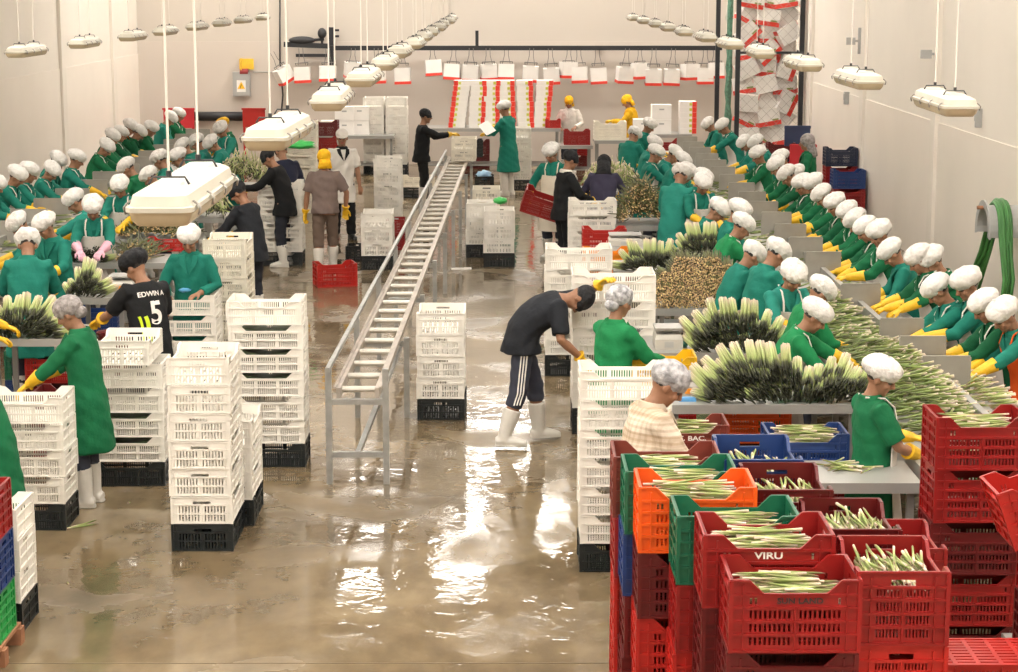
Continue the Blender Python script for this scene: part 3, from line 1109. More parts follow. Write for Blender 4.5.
WALLM = mat('warm_white_wall', (.82, .765, .69), .55, var=.025, vscale=.7)
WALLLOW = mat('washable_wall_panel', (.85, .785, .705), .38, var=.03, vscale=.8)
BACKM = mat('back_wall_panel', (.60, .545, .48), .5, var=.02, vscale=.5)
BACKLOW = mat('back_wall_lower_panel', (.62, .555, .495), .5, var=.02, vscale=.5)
CEILM = mat('ceiling_panel', (.78, .74, .68), .6)
TRIMM = mat('wall_joint', (.62, .57, .52), .5)

mb = MB()
mb.box(((XL + XR) / 2, (YB + YF) / 2, -.1), (XR - XL, YB - YF, .2))
struct(mb.build('floor', floor_material()))
# floor joints: shallow dark expansion joints
mb = MB()
for y in (11.42,):
    mb.box(((XL + XR) / 2, y - .12, .001), (XR - XL, .006, .003))
struct(mb.build('trim_1', mat('floor_joint', (.17, .125, .075), .5)))

mb = MB()
mb.box(((XL + XR) / 2, (YB + YF) / 2, ZC + .1), (XR - XL + .6, YB - YF + .6, .2))
struct(mb.build('ceiling', CEILM))


def wall(name, x, sgn, zlow):
    mb = MB()
    mb.box((x + sgn * .15, (YB + YF) / 2, ZC / 2), (.3, YB - YF, ZC), 0)
    mb.box((x - sgn * .006, (YB + YF) / 2, zlow / 2), (.012, YB - YF, zlow), 1)
    o = struct(mb.build(name, [WALLM, WALLLOW]))
    # shallow pilasters on the panel joints
    return o


wall('wall_left', XL, -1, 2.45)
wall('wall_right', XR, 1, 2.08)
n = 1
for x, sgn, ys in ((XL, -1, (20, 25.6, 31.2, 36.8, 41.6)), (XR, 1, (17, 22.4, 27.9, 33.6, 39.4))):
    for y in ys:
        n += 1
        mb = MB()
        mb.box((x - sgn * .03, y, ZC / 2), (.06, .32, ZC))
        struct(mb.build('trim_%d' % n, WALLM))
# back wall with a row of high windows
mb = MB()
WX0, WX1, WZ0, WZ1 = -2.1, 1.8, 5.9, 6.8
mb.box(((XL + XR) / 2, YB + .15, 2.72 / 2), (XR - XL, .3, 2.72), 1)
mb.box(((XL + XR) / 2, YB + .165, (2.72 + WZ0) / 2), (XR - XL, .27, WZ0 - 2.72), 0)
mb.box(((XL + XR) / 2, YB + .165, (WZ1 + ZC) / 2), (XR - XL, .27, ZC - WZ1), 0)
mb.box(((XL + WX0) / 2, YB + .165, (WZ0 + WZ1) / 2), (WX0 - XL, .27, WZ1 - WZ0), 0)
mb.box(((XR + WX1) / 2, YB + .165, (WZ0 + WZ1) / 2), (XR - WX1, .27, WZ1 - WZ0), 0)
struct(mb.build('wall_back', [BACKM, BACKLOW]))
mb = MB()
mb.box(((XL + XR) / 2, YF - .15, ZC / 2), (XR - XL, .3, ZC))
struct(mb.build('wall_front', WALLM))
DAY = mat('daylight_pane', (.9, .9, .9), .3, emit=(1.0, .96, .90), es=7)
wn = 0
xs = WX0
while xs < WX1 - .1:
    wn += 1
    mb = MB()
    w = 1.3
    mb.box((xs + w / 2, YB + .10, (WZ0 + WZ1) / 2), (w - .14, .02, WZ1 - WZ0 - .14), 1)
    for dx in (.035, w - .035):
        mb.box((xs + dx, YB + .10, (WZ0 + WZ1) / 2), (.07, .08, WZ1 - WZ0), 0)
    for zz in (WZ0 + .035, WZ1 - .035):
        mb.box((xs + w / 2, YB + .10, zz), (w - .14, .08, .07), 0)
    struct(mb.build('window_%d' % wn, [GALV, DAY]))
    xs += w
# translucent roof panels that let daylight in
SKYM = mat('roof_light_panel', (.9, .9, .88), .4, emit=(1.0, .945, .87), es=13)
for i, y in enumerate((1, 5, 9, 14, 20, 26, 32, 38.4, 42.8)):
    for x, hw in ((-6.3, 1.25), (-2.9, .5), (-.95, .5), (1.0, .5), (3.9, .95)):
        if (abs(x) < 3 and 22 < y < 36) or (x < -5 and y == 32):
            continue
        wn += 1
        mb = MB()
        mb.box((x, y, ZC - .03), (2 * hw, 1.5, .05), 1)
        for dx in (-hw - .03, hw + .03):
            mb.box((x + dx, y, ZC - .03), (.06, 1.62, .07), 0)
        for dy in (-.78, .78):
            mb.box((x, y + dy, ZC - .03), (2 * hw, .06, .07), 0)
        for q in range(1, int(hw * 2 / .6)):
            mb.box((x - hw + 2 * hw * q / int(hw * 2 / .6), y, ZC - .05), (.05, 1.5, .04), 0)
        struct(mb.build('window_%d' % wn, [GALV, SKYM]))

w = bpy.data.worlds.new('world')
scn.world = w
w.use_nodes = True
w.node_tree.nodes['Background'].inputs[0].default_value = (.75, .8, .9, 1)
w.node_tree.nodes['Background'].inputs[1].default_value = .5
scn.view_settings.view_transform = 'Standard'
scn.view_settings.look = 'None'
scn.view_settings.gamma = 1
scn.view_settings.use_curve_mapping = False
scn.view_settings.exposure = 0.48

# ------------------------------------------------------------------ hanging lamps
LHOUS = mat('lamp_housing', (0.51, 0.4845, 0.408), .4, var=.05)
LDIFF = mat('lamp_diffuser', (0.527, 0.442, 0.306), .25, var=.08)
LCLIP = mat('lamp_clip', (.30, .28, .25), .4, metal=.4)


def make_lamp():
    root = empty('hanging_lamp')
    Lh, Wh = .58, .115
    def loop(w, l, z, c=.05):
        pts = []
        for sx, sy in ((1, -1), (1, 1), (-1, 1), (-1, -1)):
            a0 = {(1, -1): -PI / 2, (1, 1): 0, (-1, 1): PI / 2, (-1, -1): PI}[(sx, sy)]
            for k in range(4):
                a = a0 + PI / 2 * k / 3
                pts.append(V((sx * (w - c) + c * math.cos(a), sy * (l - c) + c * math.sin(a), z)))
        return pts
    mb = MB()
    mb.rings([loop(Wh, Lh, 0), loop(Wh, Lh, .022), loop(Wh - .012, Lh - .012, .026), loop(Wh - .022, Lh - .022, .075), loop(Wh - .05, Lh - .06, .098), loop(Wh - .06, Lh - .075, .100)])
    for sy in (-1, 1):     # raised bosses on the lid
        mb.rings([loop(.055, .10, .098, .03), loop(.048, .09, .112, .03)])
        mb.v[-32:] = [p + V((0, sy * .36, 0)) for p in mb.v[-32:]]
    mb.build('housing', LHOUS, root, True, 35)
    mb = MB()
    mb.rings([loop(Wh - .03, Lh - .05, -.070, .04), loop(Wh - .016, Lh - .02, -.045), loop(Wh - .008, Lh - .008, -.002)])
    mb.build('diffuser', LDIFF, root, True, 35)
    for sx in (-1, 1):
        for k in range(4):
            y = -.48 + .32 * k
            mb = MB()
            mb.tube([(sx * (Wh + .004), y, .030), (sx * (Wh + .014), y, .012), (sx * (Wh + .008), y, -.020)], (.016, .004), 6)
            mb.tube([(sx * (Wh - .010), y, .045), (sx * (Wh + .006), y, .028)], .005, 6)
            mb.build('clip', LCLIP, root, True)
    for sy in (-1, 1):
        mb = MB()
        y = sy * .33
        mb.tube([(-.07, y, .10), (-.055, y, .135), (.055, y, .135), (.07, y, .10)], .005, 6)
        mb.tube([(0, y, .135), (0, y, .165)], .010, 8)
        mb.build('bracket', DARKMETAL, root)
        mb = MB()
        mb.tube([(0, y, .16), (0, y, (ZC - 3.35 - .06) / .62)], .0045, 6)
        mb.build('suspension_wire', mat('painted_wire', (.72, .68, .62), .5), root)
    return root


proto = make_lamp()
first = True
for rowname, X, Y0, dY, cnt in (('row over the aisle', -1.0, 6.15, 2.6, 13), ('row along the right wall', 2.4, 10.95, 2.65, 11), ('row along the left wall', -4.6, 19.3, 2.65, 8)):
    for i in range(cnt):
        z = 3.35
        if first:
            r = proto
            r.location = (X, Y0 + dY * i, z)
            r.scale = (.86, .86, .62)
            first = False
        else:
            r = dup(proto, (X + random.uniform(-.02, .02), Y0 + dY * i + random.uniform(-.08, .08), z), R(random.uniform(-1.5, 1.5)), scale=(.86, .86, .62))
        place = 'nearest' if i == 0 else ('farthest' if i == cnt - 1 else ORD[i] + ' nearest')
        tag(r, f'long white lamp hanging on wires, {place} in the {rowname}', 'lamp', 'hanging lamps')

# ------------------------------------------------------------------ crates


def panel(mb, O, ax, nin, L, zs, xs, holes, top, t=.006, mi=0):
    """upright wall with real holes; ax along, nin inward"""
    nx, nz = len(xs), len(zs)
    b = len(mb.v)
    for side in (0, 1):
        for j, z in enumerate(zs):
            for x in xs:
                zz = top(x) if j == nz - 1 else min(z, top(x) - .004 * (nz - 1 - j))
                mb.v.append(O + ax * x + nin * (t * side) + V((0, 0, zz)))
    def id(s, i, j):
        return b + s * nx * nz + j * nx + i
    flip = ax.cross(V((0, 0, 1))).dot(nin) > 0
    def q(a):
        mb.face(a[::-1] if flip else a, mi)
    solid = lambda i, j: 0 <= i < nx - 1 and 0 <= j < nz - 1 and (i, j) not in holes
    for j in range(nz - 1):
        for i in range(nx - 1):
            if (i, j) in holes:
                continue
            q([id(0, i, j), id(0, i + 1, j), id(0, i + 1, j + 1), id(0, i, j + 1)])
            q([id(1, i, j), id(1, i, j + 1), id(1, i + 1, j + 1), id(1, i + 1, j)])
            if not solid(i - 1, j):
                q([id(0, i, j), id(0, i, j + 1), id(1, i, j + 1), id(1, i, j)])
            if not solid(i + 1, j):
                q([id(0, i + 1, j), id(1, i + 1, j), id(1, i + 1, j + 1), id(0, i + 1, j + 1)])
            if not solid(i, j - 1):
                q([id(0, i, j), id(1, i, j), id(1, i + 1, j), id(0, i + 1, j)])
            if not solid(i, j + 1):
                q([id(0, i, j + 1), id(0, i + 1, j + 1), id(1, i + 1, j + 1), id(1, i, j + 1)])


def crate_geo(L, W, H, rows, dip, d0, d1, ngl, ngs, nslot, handle=True, handle_long=False, margin=.04, rim=.012, coarse_short=False):
    mb = MB()

    def top_long(x):
        m = min(x, L - x)
        if m <= d0:
            return H
        if m >= d1:
            return H - dip
        return H - dip * (m - d0) / (d1 - d0)

    def cols(S, ng, ns, extra):
        xs = [0.0, margin]
        cells = []
        gw = (S - 2 * margin - .016 * (ng - 1)) / ng
        for g in range(ng):
            a = margin + g * (gw + .016)
            k = 2 * ns + 1
            base = len(xs) - 1
            for i in range(1, k + 1):
                xs.append(a + gw * i / k)
                if i % 2 == 0:
                    cells.append(len(xs) - 2)
            if g < ng - 1:
                xs.append(a + gw + .016)
        xs.append(S)
        return xs, cells
    zs = [0.0]
    rowidx = []
    for a, b_ in rows:
        zs += [a, b_]
        rowidx.append(len(zs) - 2)
    hz0, hz1 = H - .062, H - .036
    for S, ng, O1, ax1, n1, istop in ((L, ngl, V((-L / 2, -W / 2, 0)), V((1, 0, 0)), V((0, 1, 0)), True),
                                      (L, ngl, V((-L / 2, W / 2, 0)), V((1, 0, 0)), V((0, -1, 0)), True),
                                      (W, ngs, V((-L / 2, -W / 2, 0)), V((0, 1, 0)), V((1, 0, 0)), False),
                                      (W, ngs, V((L / 2, -W / 2, 0)), V((0, 1, 0)), V((-1, 0, 0)), False)):
        xs, cells = cols(S, ng, nslot if istop else max(3, int(nslot * (.55 if coarse_short else .8))), ())
        zz = list(zs)
        holes = set()
        lasttop = H - dip - .012 if istop else hz0
        for (a, b_), j in zip(rows, rowidx):
            for i in cells:
                if istop and H > .25 and b_ > (H - dip - .028) and L * .2 < xs[i] < L * .8:
                    continue
                holes.add((i, j))
        if not istop and handle:
            zz += [hz0, hz1]
            j = len(zz) - 2
            for i in range(len(xs) - 1):
                if S * .35 < (xs[i] + xs[i + 1]) / 2 < S * .65:
                    holes.add((i, j))
        zz.append(H)
        panel(mb, O1, ax1, n1, S, zz, xs, holes, top_long if istop else (lambda x: H))
    # ribs that stand proud of the walls
    e = .007 if H < .25 else .009
    ribh = .009 if H < .25 else .012
    ribz = [.006] + [(rows[i][1] + rows[i + 1][0]) / 2 for i in range(len(rows) - 1)] + [rows[-1][1] + .012]
    for z in ribz:
        for sy in (-1, 1):
            mb.box((0, sy * (W / 2 + e / 2), z), (L + 2 * e, e, ribh))
        for sx in (-1, 1):
            mb.box((sx * (L / 2 + e / 2), 0, z), (e, W, ribh))
    for sx in (-1, 1):
        for sy in (-1, 1):
            mb.box((sx * (L / 2 + .002), sy * (W / 2 + .002), H / 2 - .002), (.018, .018, H - .006))
            mb.box((sx * (L / 2 - margin * .75), sy * (W / 2 + e / 2), H / 2 - .01), (.007, e, H - .03))
            mb.box((sx * (L / 2 + e / 2), sy * (W / 2 - margin * .75), H / 2 - .01), (e, .007, H - .03))
    for sy in (-1, 1):     # vertical ribs between slot groups
        for g in range(1, ngl):
            x = -L / 2 + margin + g * ((L - 2 * margin - .016 * (ngl - 1)) / ngl + .016) - .008
            vh = H - dip - .02 if H < .25 else rows[-2][1] + .01
            mb.box((x, sy * (W / 2 + e / 2), vh / 2 + .005), (.008, e, vh))
    for sx in (-1, 1):
        for g in range(1, ngs):
            y = -W / 2 + margin + g * ((W - 2 * margin - .016 * (ngs - 1)) / ngs + .016) - .008
            mb.box((sx * (L / 2 + e / 2), y, hz0 / 2), (e, .008, hz0 - .01))
    # rim flange following the dipped edge
    segs = [0, d0, d1, L - d1, L - d0, L]
    for sy in (-1, 1):
        for a, b_ in zip(segs, segs[1:]):
            p, q = V((a - L / 2, sy * (W / 2 + .003), top_long(a) - .004)), V((b_ - L / 2, sy * (W / 2 + .003), top_long(b_) - .004))
            mb.bar(p, q, rim, .008)
    for sx in (-1, 1):
        mb.box((sx * (L / 2 + .003), 0, H - .004), (rim, W + .012, .008))
    # slatted floor
    for i in range(9):
        y = -W / 2 + W * (i + .5) / 9
        mb.box((0, y, .008), (L - .004, W / 9 * .62, .006))
    for i in range(5):
        mb.box((-L / 2 + L * (i + .5) / 5, 0, .006), (.02, W - .004, .006))
    return mb


WL, WW, WH = .60, .42, .20
white_me = crate_geo(WL, WW, WH, [(.018, .066), (.080, .128)], .048, .085, .135, 3, 2, 9, margin=.035).mesh('plastic_crate', [WHITE_PL])
RL, RW, RH = .52, .355, .31
red_me = crate_geo(RL, RW, RH, [(.032, .066), (.088, .122), (.144, .178), (.204, .232)], .058, .070, .130, 2, 2, 9, margin=.065).mesh('plastic_crate', [RED_PL])
KIND = {'w': (white_me, WL, WW, WH), 'r': (red_me, RL, RW, RH)}
CRATES = []


def crate(kind, loc, rz, m, label, group, s=1.0, cat='crate', tilt=None):
    me = KIND[kind][0]
    o = link('plastic_crate', me, None, loc)
    o.rotation_euler = (tilt[0], tilt[1], rz) if tilt else (0, 0, rz)
    if s != 1.0:
        o.scale = (s, s, s)
    recolor(o, 0, m)
    tag(o, label, cat, group)
    CRATES.append(o)
    return o


CN = {'white_plastic': 'white', 'cream_plastic': 'cream', 'black_plastic': 'black', 'red_plastic': 'red', 'bright_red_plastic': 'bright red',
      'maroon_plastic': 'dark red', 'brown_red_plastic': 'brownish red', 'green_plastic': 'green', 'bright_green_plastic': 'bright green',
      'orange_plastic': 'orange', 'amber_plastic': 'amber', 'yellow_plastic': 'yellow', 'blue_plastic': 'blue', 'navy_plastic': 'navy'}


def stack(kind, p, long_front, colours, desc, s=1.0, z0=0.0, rz=0.0, jitter=.006, front=True, turn=()):
    """crates piled at p (middle of the bottom front edge), colours from the bottom up"""
    me, L, W, H = KIND[kind]
    L, W, H = L * s, W * s, H * s
    dep = (W if long_front else L) / 2
    off = Matrix.Rotation(rz, 3, 'Z') @ V((0, dep if front else 0, 0))
    out = []
    n = len(colours)
    rnd = random.Random(desc)
    for i, m in enumerate(colours):
        k = n - 1 - i
        pos = 'bottom' if k == n - 1 and n > 1 else ('top' if k == 0 else ORD[k] + ' from top')
        lab = f'{CN[m.name]} crate, {pos} of {desc}' if n > 1 else f'{CN[m.name]} plastic crate {desc}'
        a = rz + (0 if long_front else PI / 2) + (PI / 2 if i in turn else 0) + rnd.uniform(-.012, .012)
        loc = (p[0] + off.x + rnd.uniform(-jitter, jitter), p[1] + off.y + rnd.uniform(-jitter, jitter), z0 + i * (H + .0015))
        out.append(crate(kind, loc, a, m, lab, f'crates of the {desc}' if n > 1 else 'single crates', s))
    return out


Bk, Wh = BLACK_PL, WHITE_PL


def ws(u, v, long_front, n, desc, base=True, s=1.0, turn=(), cream=False, rz=0.0):
    cols = ([Bk] if base else [CREAM_PL if cream else Wh]) + [CREAM_PL if cream else Wh] * (n - 1)
    return stack('w', at(u, v), long_front, cols, desc, s=s, turn=turn, rz=rz)


ws(441, 420, False, 5, 'lone white stack right of the roller track')
ws(203, 551, False, 7, 'tall white stack nearest the left aisle')
p = at(203, 551)
stack('w', (p.x + .06, p.y + .66, 0), False, [Bk, Wh, Wh, Wh], 'short white stack behind the tall nearest stack')
S232 = ws(268, 467, True, 7, 'white stack left of the roller track end')
p = at(66, 530)
stack('w', (p.x - .3, p.y, 0), True, [Bk] + [Wh] * 4, 'white stack the green-coated woman reaches into')
p = at(165, 486)
S165 = stack('w', (p.x - .3, p.y, 0), True, [Bk] + [Wh] * 5, 'white stack behind the woman in the grey hairnet', turn=(5,))
p = at(214, 296, 1.0)
stack('w', (p.x - .3, p.y, 0), True, [Bk] + [Wh] * 4, 'white stack before the teal-coated sorter')
ws(228, 374, False, 7, 'tall white stack behind the teal-coated sorter', cream=True)
ws(281, 266, True, 6, 'white stack left of the yellow-wrapped walker')
ws(300, 213, True, 8, 'cream stack behind the two dark-clothed men', False, cream=True)
ws(374, 174, False, 8, 'left tall stack at the back of the aisle')
ws(397, 174, False, 8, 'right tall stack at the back of the aisle')
ws(388, 233, False, 6, 'white stack behind the short four-crate stack', False)
ws(377, 270, False, 4, 'short white stack near the floor-standing red crate')
ws(499, 267, False, 4, 'front white stack right of the roller track middle')
ws(481, 258, False, 4, 'left white stack right of the roller track middle')
ws(486, 240, False, 4, 'rear white stack right of the roller track middle', cream=True)
ws(520, 190, False, 6, 'white stack behind the man with the clipboard')
ws(592, 292, True, 6, 'white stack before the black-capped man')
ws(613, 434, True, 6, 'large white stack behind the woman at the scale', s=1.2)
ws(578, 376, True, 6, 'white stack behind the bending man', s=1.1)
ws(624, 572, True, 7, 'white stack behind the man in the polo shirt')
p = at(37, 613)
stack('w', (p.x - .3, p.y - .42, 0), True, [Bk, Wh, Wh, Wh], 'white stack in the lower left corner')

# near left corner: pallet with three coloured crates
p = at(15, 624, .13)
PX, PY = p.x - RL / 2, p.y - RW / 2


def pallet(x, y, w, d, label, h=.121):
    mb = MB()
    k = h / .121
    for i in range(5):
        mb.box((-w / 2 + w * (i + .5) / 5, 0, .112), (w / 5 * .82, d, .018))
    for j in (-1, 0, 1):
        mb.box((0, j * (d / 2 - .05), .092), (w, .09, .02))
        for i in (-1, 0, 1):
            mb.box((i * (w / 2 - .05), j * (d / 2 - .05), .052), (.10, .09, .06))
        mb.box((0, j * (d / 2 - .05), .011), (w, .09, .022))
    mb.v = [V((p.x, p.y, p.z * k)) for p in mb.v]
    tag(mb.build('wooden_pallet', WOOD, loc=(x, y, 0)), label, 'pallet')


pallet(PX - .25, PY - .2, 1.1, .9, 'reddish wooden pallet under the coloured crates in the lower left corner')
stack('r', (PX, PY, 0), True, [BRIGHTGREEN_PL, BLUE_PL, RED_PL], 'three-coloured stack on the lower left pallet', z0=.123, front=False)

# ------------------------------------------------------------------ near coloured stacks


def rim(u1, v1, u2, v2, width):
    """the two top front corners of a crate of known width -> middle of that edge, height and turn"""
    lo, hi = 0.0, 3.4
    for _ in range(50):
        z = (lo + hi) / 2
        if (at(u1, v1, z) - at(u2, v2, z)).length > width:
            lo = z
        else:
            hi = z
    a, b = at(u1, v1, z), at(u2, v2, z)
    return (a + b) / 2, z, math.atan2(b.y - a.y, b.x - a.x)


NEAR = {}


def at_y(u, v, y):
    d = CROT @ V(((u - 509) / FPX, (336 - v) / FPX, -1.0))
    t = y / d.y
    return V((d.x * t, y, HCAM + d.z * t))


def near(key, uv, y, long_front, colours, desc, s=1.0, rz=0.0):
    c = at_y(uv[0], uv[1], y)
    n = len(colours)
    H = RH * s + .0015
    z0 = c.z - n * H
    if z0 < .03:
        z0 = .0
    else:
        pallet(c.x, y + .22, (RL if long_front else RW) * s, .46 if long_front else .52, f'wooden pallet under the {desc}', z0)
    out = stack('r', (c.x, y, 0), long_front, colours, desc, s=s, z0=z0 + .001, rz=rz)
    NEAR[key] = out
    return out


Rd, Br, Mr, Gn, Or, Bl, Bw = RED_PL, BRIGHTRED_PL, MAROON_PL, GREEN_PL, ORANGE_PL, BLUE_PL, BROWN_PL
near('A', (794.7, 579), 7.75, True, [Rd, Mr, Rd, Mr, Rd], 'frontmost red stack')
near('C', (770, 534.5), 8.13, True, [Rd, Rd, Mr, Mr, Rd], 'red stack just behind the frontmost stack', s=1.04)
near('D', (738, 516), 8.53, True, [Br, Rd, Br, Rd, Gn], 'green topped stack behind the white-lettered crate', s=1.02)
near('G', (698, 487), 8.93, True, [Rd, Br, Br, Mr, Or], 'stack topped by the orange crate', s=1.02)
near('H', (681, 471), 9.31, True, [Rd, Mr, Mr, Bl, Gn], 'green topped stack behind the orange crate', s=1.01)
near('I', (669, 457), 9.69, True, [Br, Br, Br, Rd, Bw], 'stack beside the man in the polo shirt', s=1.01)
near('B', (904, 571), 7.80, False, [Rd, Rd, Rd, Br, Rd], 'red stack right of the frontmost stack', s=1.02)
near('E', (858, 534), 8.54, False, [Mr, Rd, Mr, Rd, Mr], 'dark red stack behind the right front stack', s=1.03)
near('J', (793, 489), 9.10, False, [Rd, Mr, Rd, Mr, Mr], 'dark red stack right of the orange crate', s=1.03)
near('K', (763, 460), 9.66, False, [Mr, Rd, Mr, Rd, Bl], 'stack topped by the slotted blue crate', s=1.06)
near('L', (808, 434), 12.78, True, [Mr, Rd, Bl], 'stack topped by the heaped blue crate')
near('M', (689, 425), 12.75, True, [Mr, Rd, Bw], 'brownish red stack behind the polo shirt man')
near('N', (757, 404), 14.95, True, [Mr, Or], 'stack topped by the orange crate under the packing table')
near('O', (983, 424), 11.05, True, [Mr, Rd, Mr, Rd, Rd], 'red stack at the steel table right end')
near('F', (909, 548), 9.12, False, [Rd, Mr, Rd, Rd], 'inside-lettered stack behind right front stack')
# ------------------------------------------------------------------ produce


def spear_mat(name, stops, rough=.5):
    m = bpy.data.materials.new(name)
    m.use_nodes = True
    nt = m.node_tree
    b = nt.nodes['Principled BSDF']
    b.inputs['Roughness'].default_value = rough
    b.inputs['Specular IOR Level'].default_value = .35
    a = nt.nodes.new('ShaderNodeAttribute')
    a.attribute_name = 'along'
    r = nt.nodes.new('ShaderNodeValToRGB')
    while len(r.color_ramp.elements) < len(stops):
        r.color_ramp.elements.new(.5)
    for e, (p, c) in zip(r.color_ramp.elements, stops):
        e.position = p
        e.color = (*c, 1)
    nt.links.new(a.outputs['Fac'], r.inputs['Fac'])
    # each spear has its own tint
    a2 = nt.nodes.new('ShaderNodeAttribute')
    a2.attribute_name = 'tint'
    hs = nt.nodes.new('ShaderNodeHueSaturation')
    ma = nt.nodes.new('ShaderNodeMapRange')
    ma.inputs['To Min'].default_value, ma.inputs['To Max'].default_value = .72, 1.25
    nt.links.new(a2.outputs['Fac'], ma.inputs['Value'])
    nt.links.new(ma.outputs['Result'], hs.inputs['Value'])
    mh = nt.nodes.new('ShaderNodeMapRange')
    mh.inputs['To Min'].default_value, mh.inputs['To Max'].default_value = .485, .515
    nt.links.new(a2.outputs['Fac'], mh.inputs['Value'])
    nt.links.new(mh.outputs['Result'], hs.inputs['Hue'])
    nt.links.new(r.outputs['Color'], hs.inputs['Color'])
    nt.links.new(hs.outputs['Color'], b.inputs['Base Color'])
    return m


ASP = spear_mat('asparagus_spear', [(0, (0.689, 0.541, 0.459)), (.12, (0.607, 0.525, 0.377)), (.26, (0.410, 0.426, 0.180)), (.62, (0.221, 0.287, 0.074)), (.86, (0.197, 0.197, 0.074)), (1, (0.312, 0.189, 0.148))])
ASPG = spear_mat('green_asparagus', [(0, (0.656, 0.541, 0.459)), (.10, (0.541, 0.492, 0.328)), (.24, (0.246, 0.303, 0.090)), (.7, (0.123, 0.172, 0.045)), (1, (0.098, 0.098, 0.049))])
ASPD = spear_mat('asparagus_dark_tips', [(0, (0.689, 0.558, 0.459)), (.10, (0.623, 0.558, 0.394)), (.30, (0.492, 0.525, 0.246)), (.62, (0.344, 0.410, 0.148)), (.76, (0.082, 0.090, 0.041)), (1, (0.025, 0.025, 0.020))])
ASPB = spear_mat('asparagus_cut_ends', [(0, (0.754, 0.558, 0.312)), (.035, (0.541, 0.369, 0.172)), (.09, (0.131, 0.107, 0.041)), (.2, (0.115, 0.098, 0.037)), (.5, (0.139, 0.156, 0.057)), (1, (0.033, 0.033, 0.025))])  # stems darkened behind the cut ends: shade of the gaps put into the colour


class SP(MB):
    """bundle of spears; remembers how far along its spear every vertex lies"""
    def __init__(self):
        super().__init__()
        self.t, self.w = [], []

    def spear(self, a, d, L, r, bend=0.0, n=6, rnd=random):
        a, d = V(a), V(d).normalized()
        up = V((0, 0, 1)) if abs(d.z) < .9 else V((0, 1, 0))
        x = d.cross(up).normalized()
        y = x.cross(d)
        ph = rnd.uniform(0, 6.28)
        bx = x * math.cos(ph) + y * math.sin(ph)
        prof = ((0, .98), (.015, 1.0), (.45, .96), (.72, .86), (.80, .98), (.90, .86), (1.0, .22))
        tint = rnd.random()
        rr = []
        for t, k in prof:
            c = a + d * (L * t) + bx * (bend * t * t)
            rr.append([c + x * (r * k * math.cos(2 * PI * i / n)) + y * (r * k * math.sin(2 * PI * i / n)) for i in range(n)])
            self.t += [t] * n
            self.w += [tint] * n
        self.rings(rr)

    def smesh(self, name, mats):
        me = self.mesh(name, mats, True, 50)
        for nm, vals in (('along', self.t), ('tint', self.w)):
            at_ = me.attributes.new(nm, 'FLOAT', 'POINT')
            at_.data.foreach_set('value', vals)
        return me


def rdir(az, el):
    return V((math.cos(el) * math.cos(az), math.cos(el) * math.sin(az), math.sin(el)))


rs = random.Random(11)
SPEARS = {}
for key, m in (('p', ASP), ('g', ASPG)):
    SPEARS[key] = []
    for i in range(7):
        s = SP()
        s.spear((-.12, 0, 0), (1, 0, 0), rs.uniform(.22, .26), rs.uniform(.0050, .0074), rs.uniform(-.022, .022), 8, rs)
        SPEARS[key].append(s.smesh('asparagus_spear', [m]))


def bundle_mesh(m, ns=19, L=.25, R0=.036, seed=1, flare=.15, jit=.006):
    r_ = random.Random(seed)
    s = SP()
    pts = [(0, 0)] + [(.45 * math.cos(k * PI / 3 + .3), .45 * math.sin(k * PI / 3 + .3)) for k in range(6)] + [(.9 * math.cos(k * PI / 6), .9 * math.sin(k * PI / 6)) for k in range(12)]
    for (px, py) in pts[:ns]:
        a = V((r_.uniform(-jit, jit), px * R0 + r_.uniform(-.003, .003), py * R0 + r_.uniform(-.003, .003)))
        d = V((1, px * flare * .6 + r_.uniform(-.04, .04), py * flare * .6 + r_.uniform(-.04, .04)))
        s.spear(a, d, L * r_.uniform(.9, 1.05), r_.uniform(.0068, .0095), r_.uniform(-.01, .01), 6, r_)
    return s.smesh('asparagus_bundle', [m])


BUN_D = [bundle_mesh(ASPD, seed=i, flare=.02, R0=.033, jit=.008) for i in range(4)]
BUN_B = [bundle_mesh(ASPB, seed=i + 20, flare=.12, jit=.028, R0=.043) for i in range(4)]
NB = [0]


def bundle(p, d, roll, meshes, label, group, s=1.0, rnd=random):
    """p: middle of the cut ends, d: direction towards the tips"""
    me = meshes[rnd.randrange(len(meshes))]
    o = link('asparagus_bundle', me, None, p)
    q = V(d).to_track_quat('X', 'Z').to_matrix() @ Matrix.Rotation(roll, 3, 'X')
    o.rotation_euler = q.to_euler()
    if s != 1:
        o.scale = (s, s, s)
    tag(o, label, 'asparagus bundle', group)
    NB[0] += 1
    return o


def pile_tips(x0, x1, y, z, rows, label, group, seed=1, prof=None, s=1.0, tilt0=8, tstep=12, step=.082):
    """bundles with the dark tips towards the aisle below and the pale cut ends rising behind"""
    r_ = random.Random(seed)
    w = x1 - x0
    for k in range(rows):
        inset = 0 if prof else k * .045
        n = int((w - 2 * inset) / (step * s)) + 1
        for i in range(n):
            x = x0 + inset + (w - 2 * inset) * (i + .5) / n
            u = (x - x0) / w
            if prof and k > prof(u) * rows:
                continue
            top = (k >= rows - 2) or (prof and k > prof(u) * rows - 2)
            tl = R((42 if k >= rows - 1 else 28) + r_.uniform(-8, 8)) if top else R(tilt0 + 3 * k + r_.uniform(-11, 9))
            fan = (u - .5) * 1.5 + r_.uniform(-.14, .14)
            d = V((-.9 * math.sin(fan), -math.cos(fan), 0)).normalized() * math.cos(tl) + V((0, 0, -math.sin(tl)))
            # tips low and forward; cut ends up and back
            tip = V((x, y + .020 * k + r_.uniform(-.035, .035), z + .042 + .056 * k + (.0 if not top else -.02)))
            p = tip - d * .24 * s
            if k == 0:
                p.z = max(p.z, z + .045)
            bundle(p, d, r_.uniform(0, 6.28), BUN_D, label, group, s, r_)


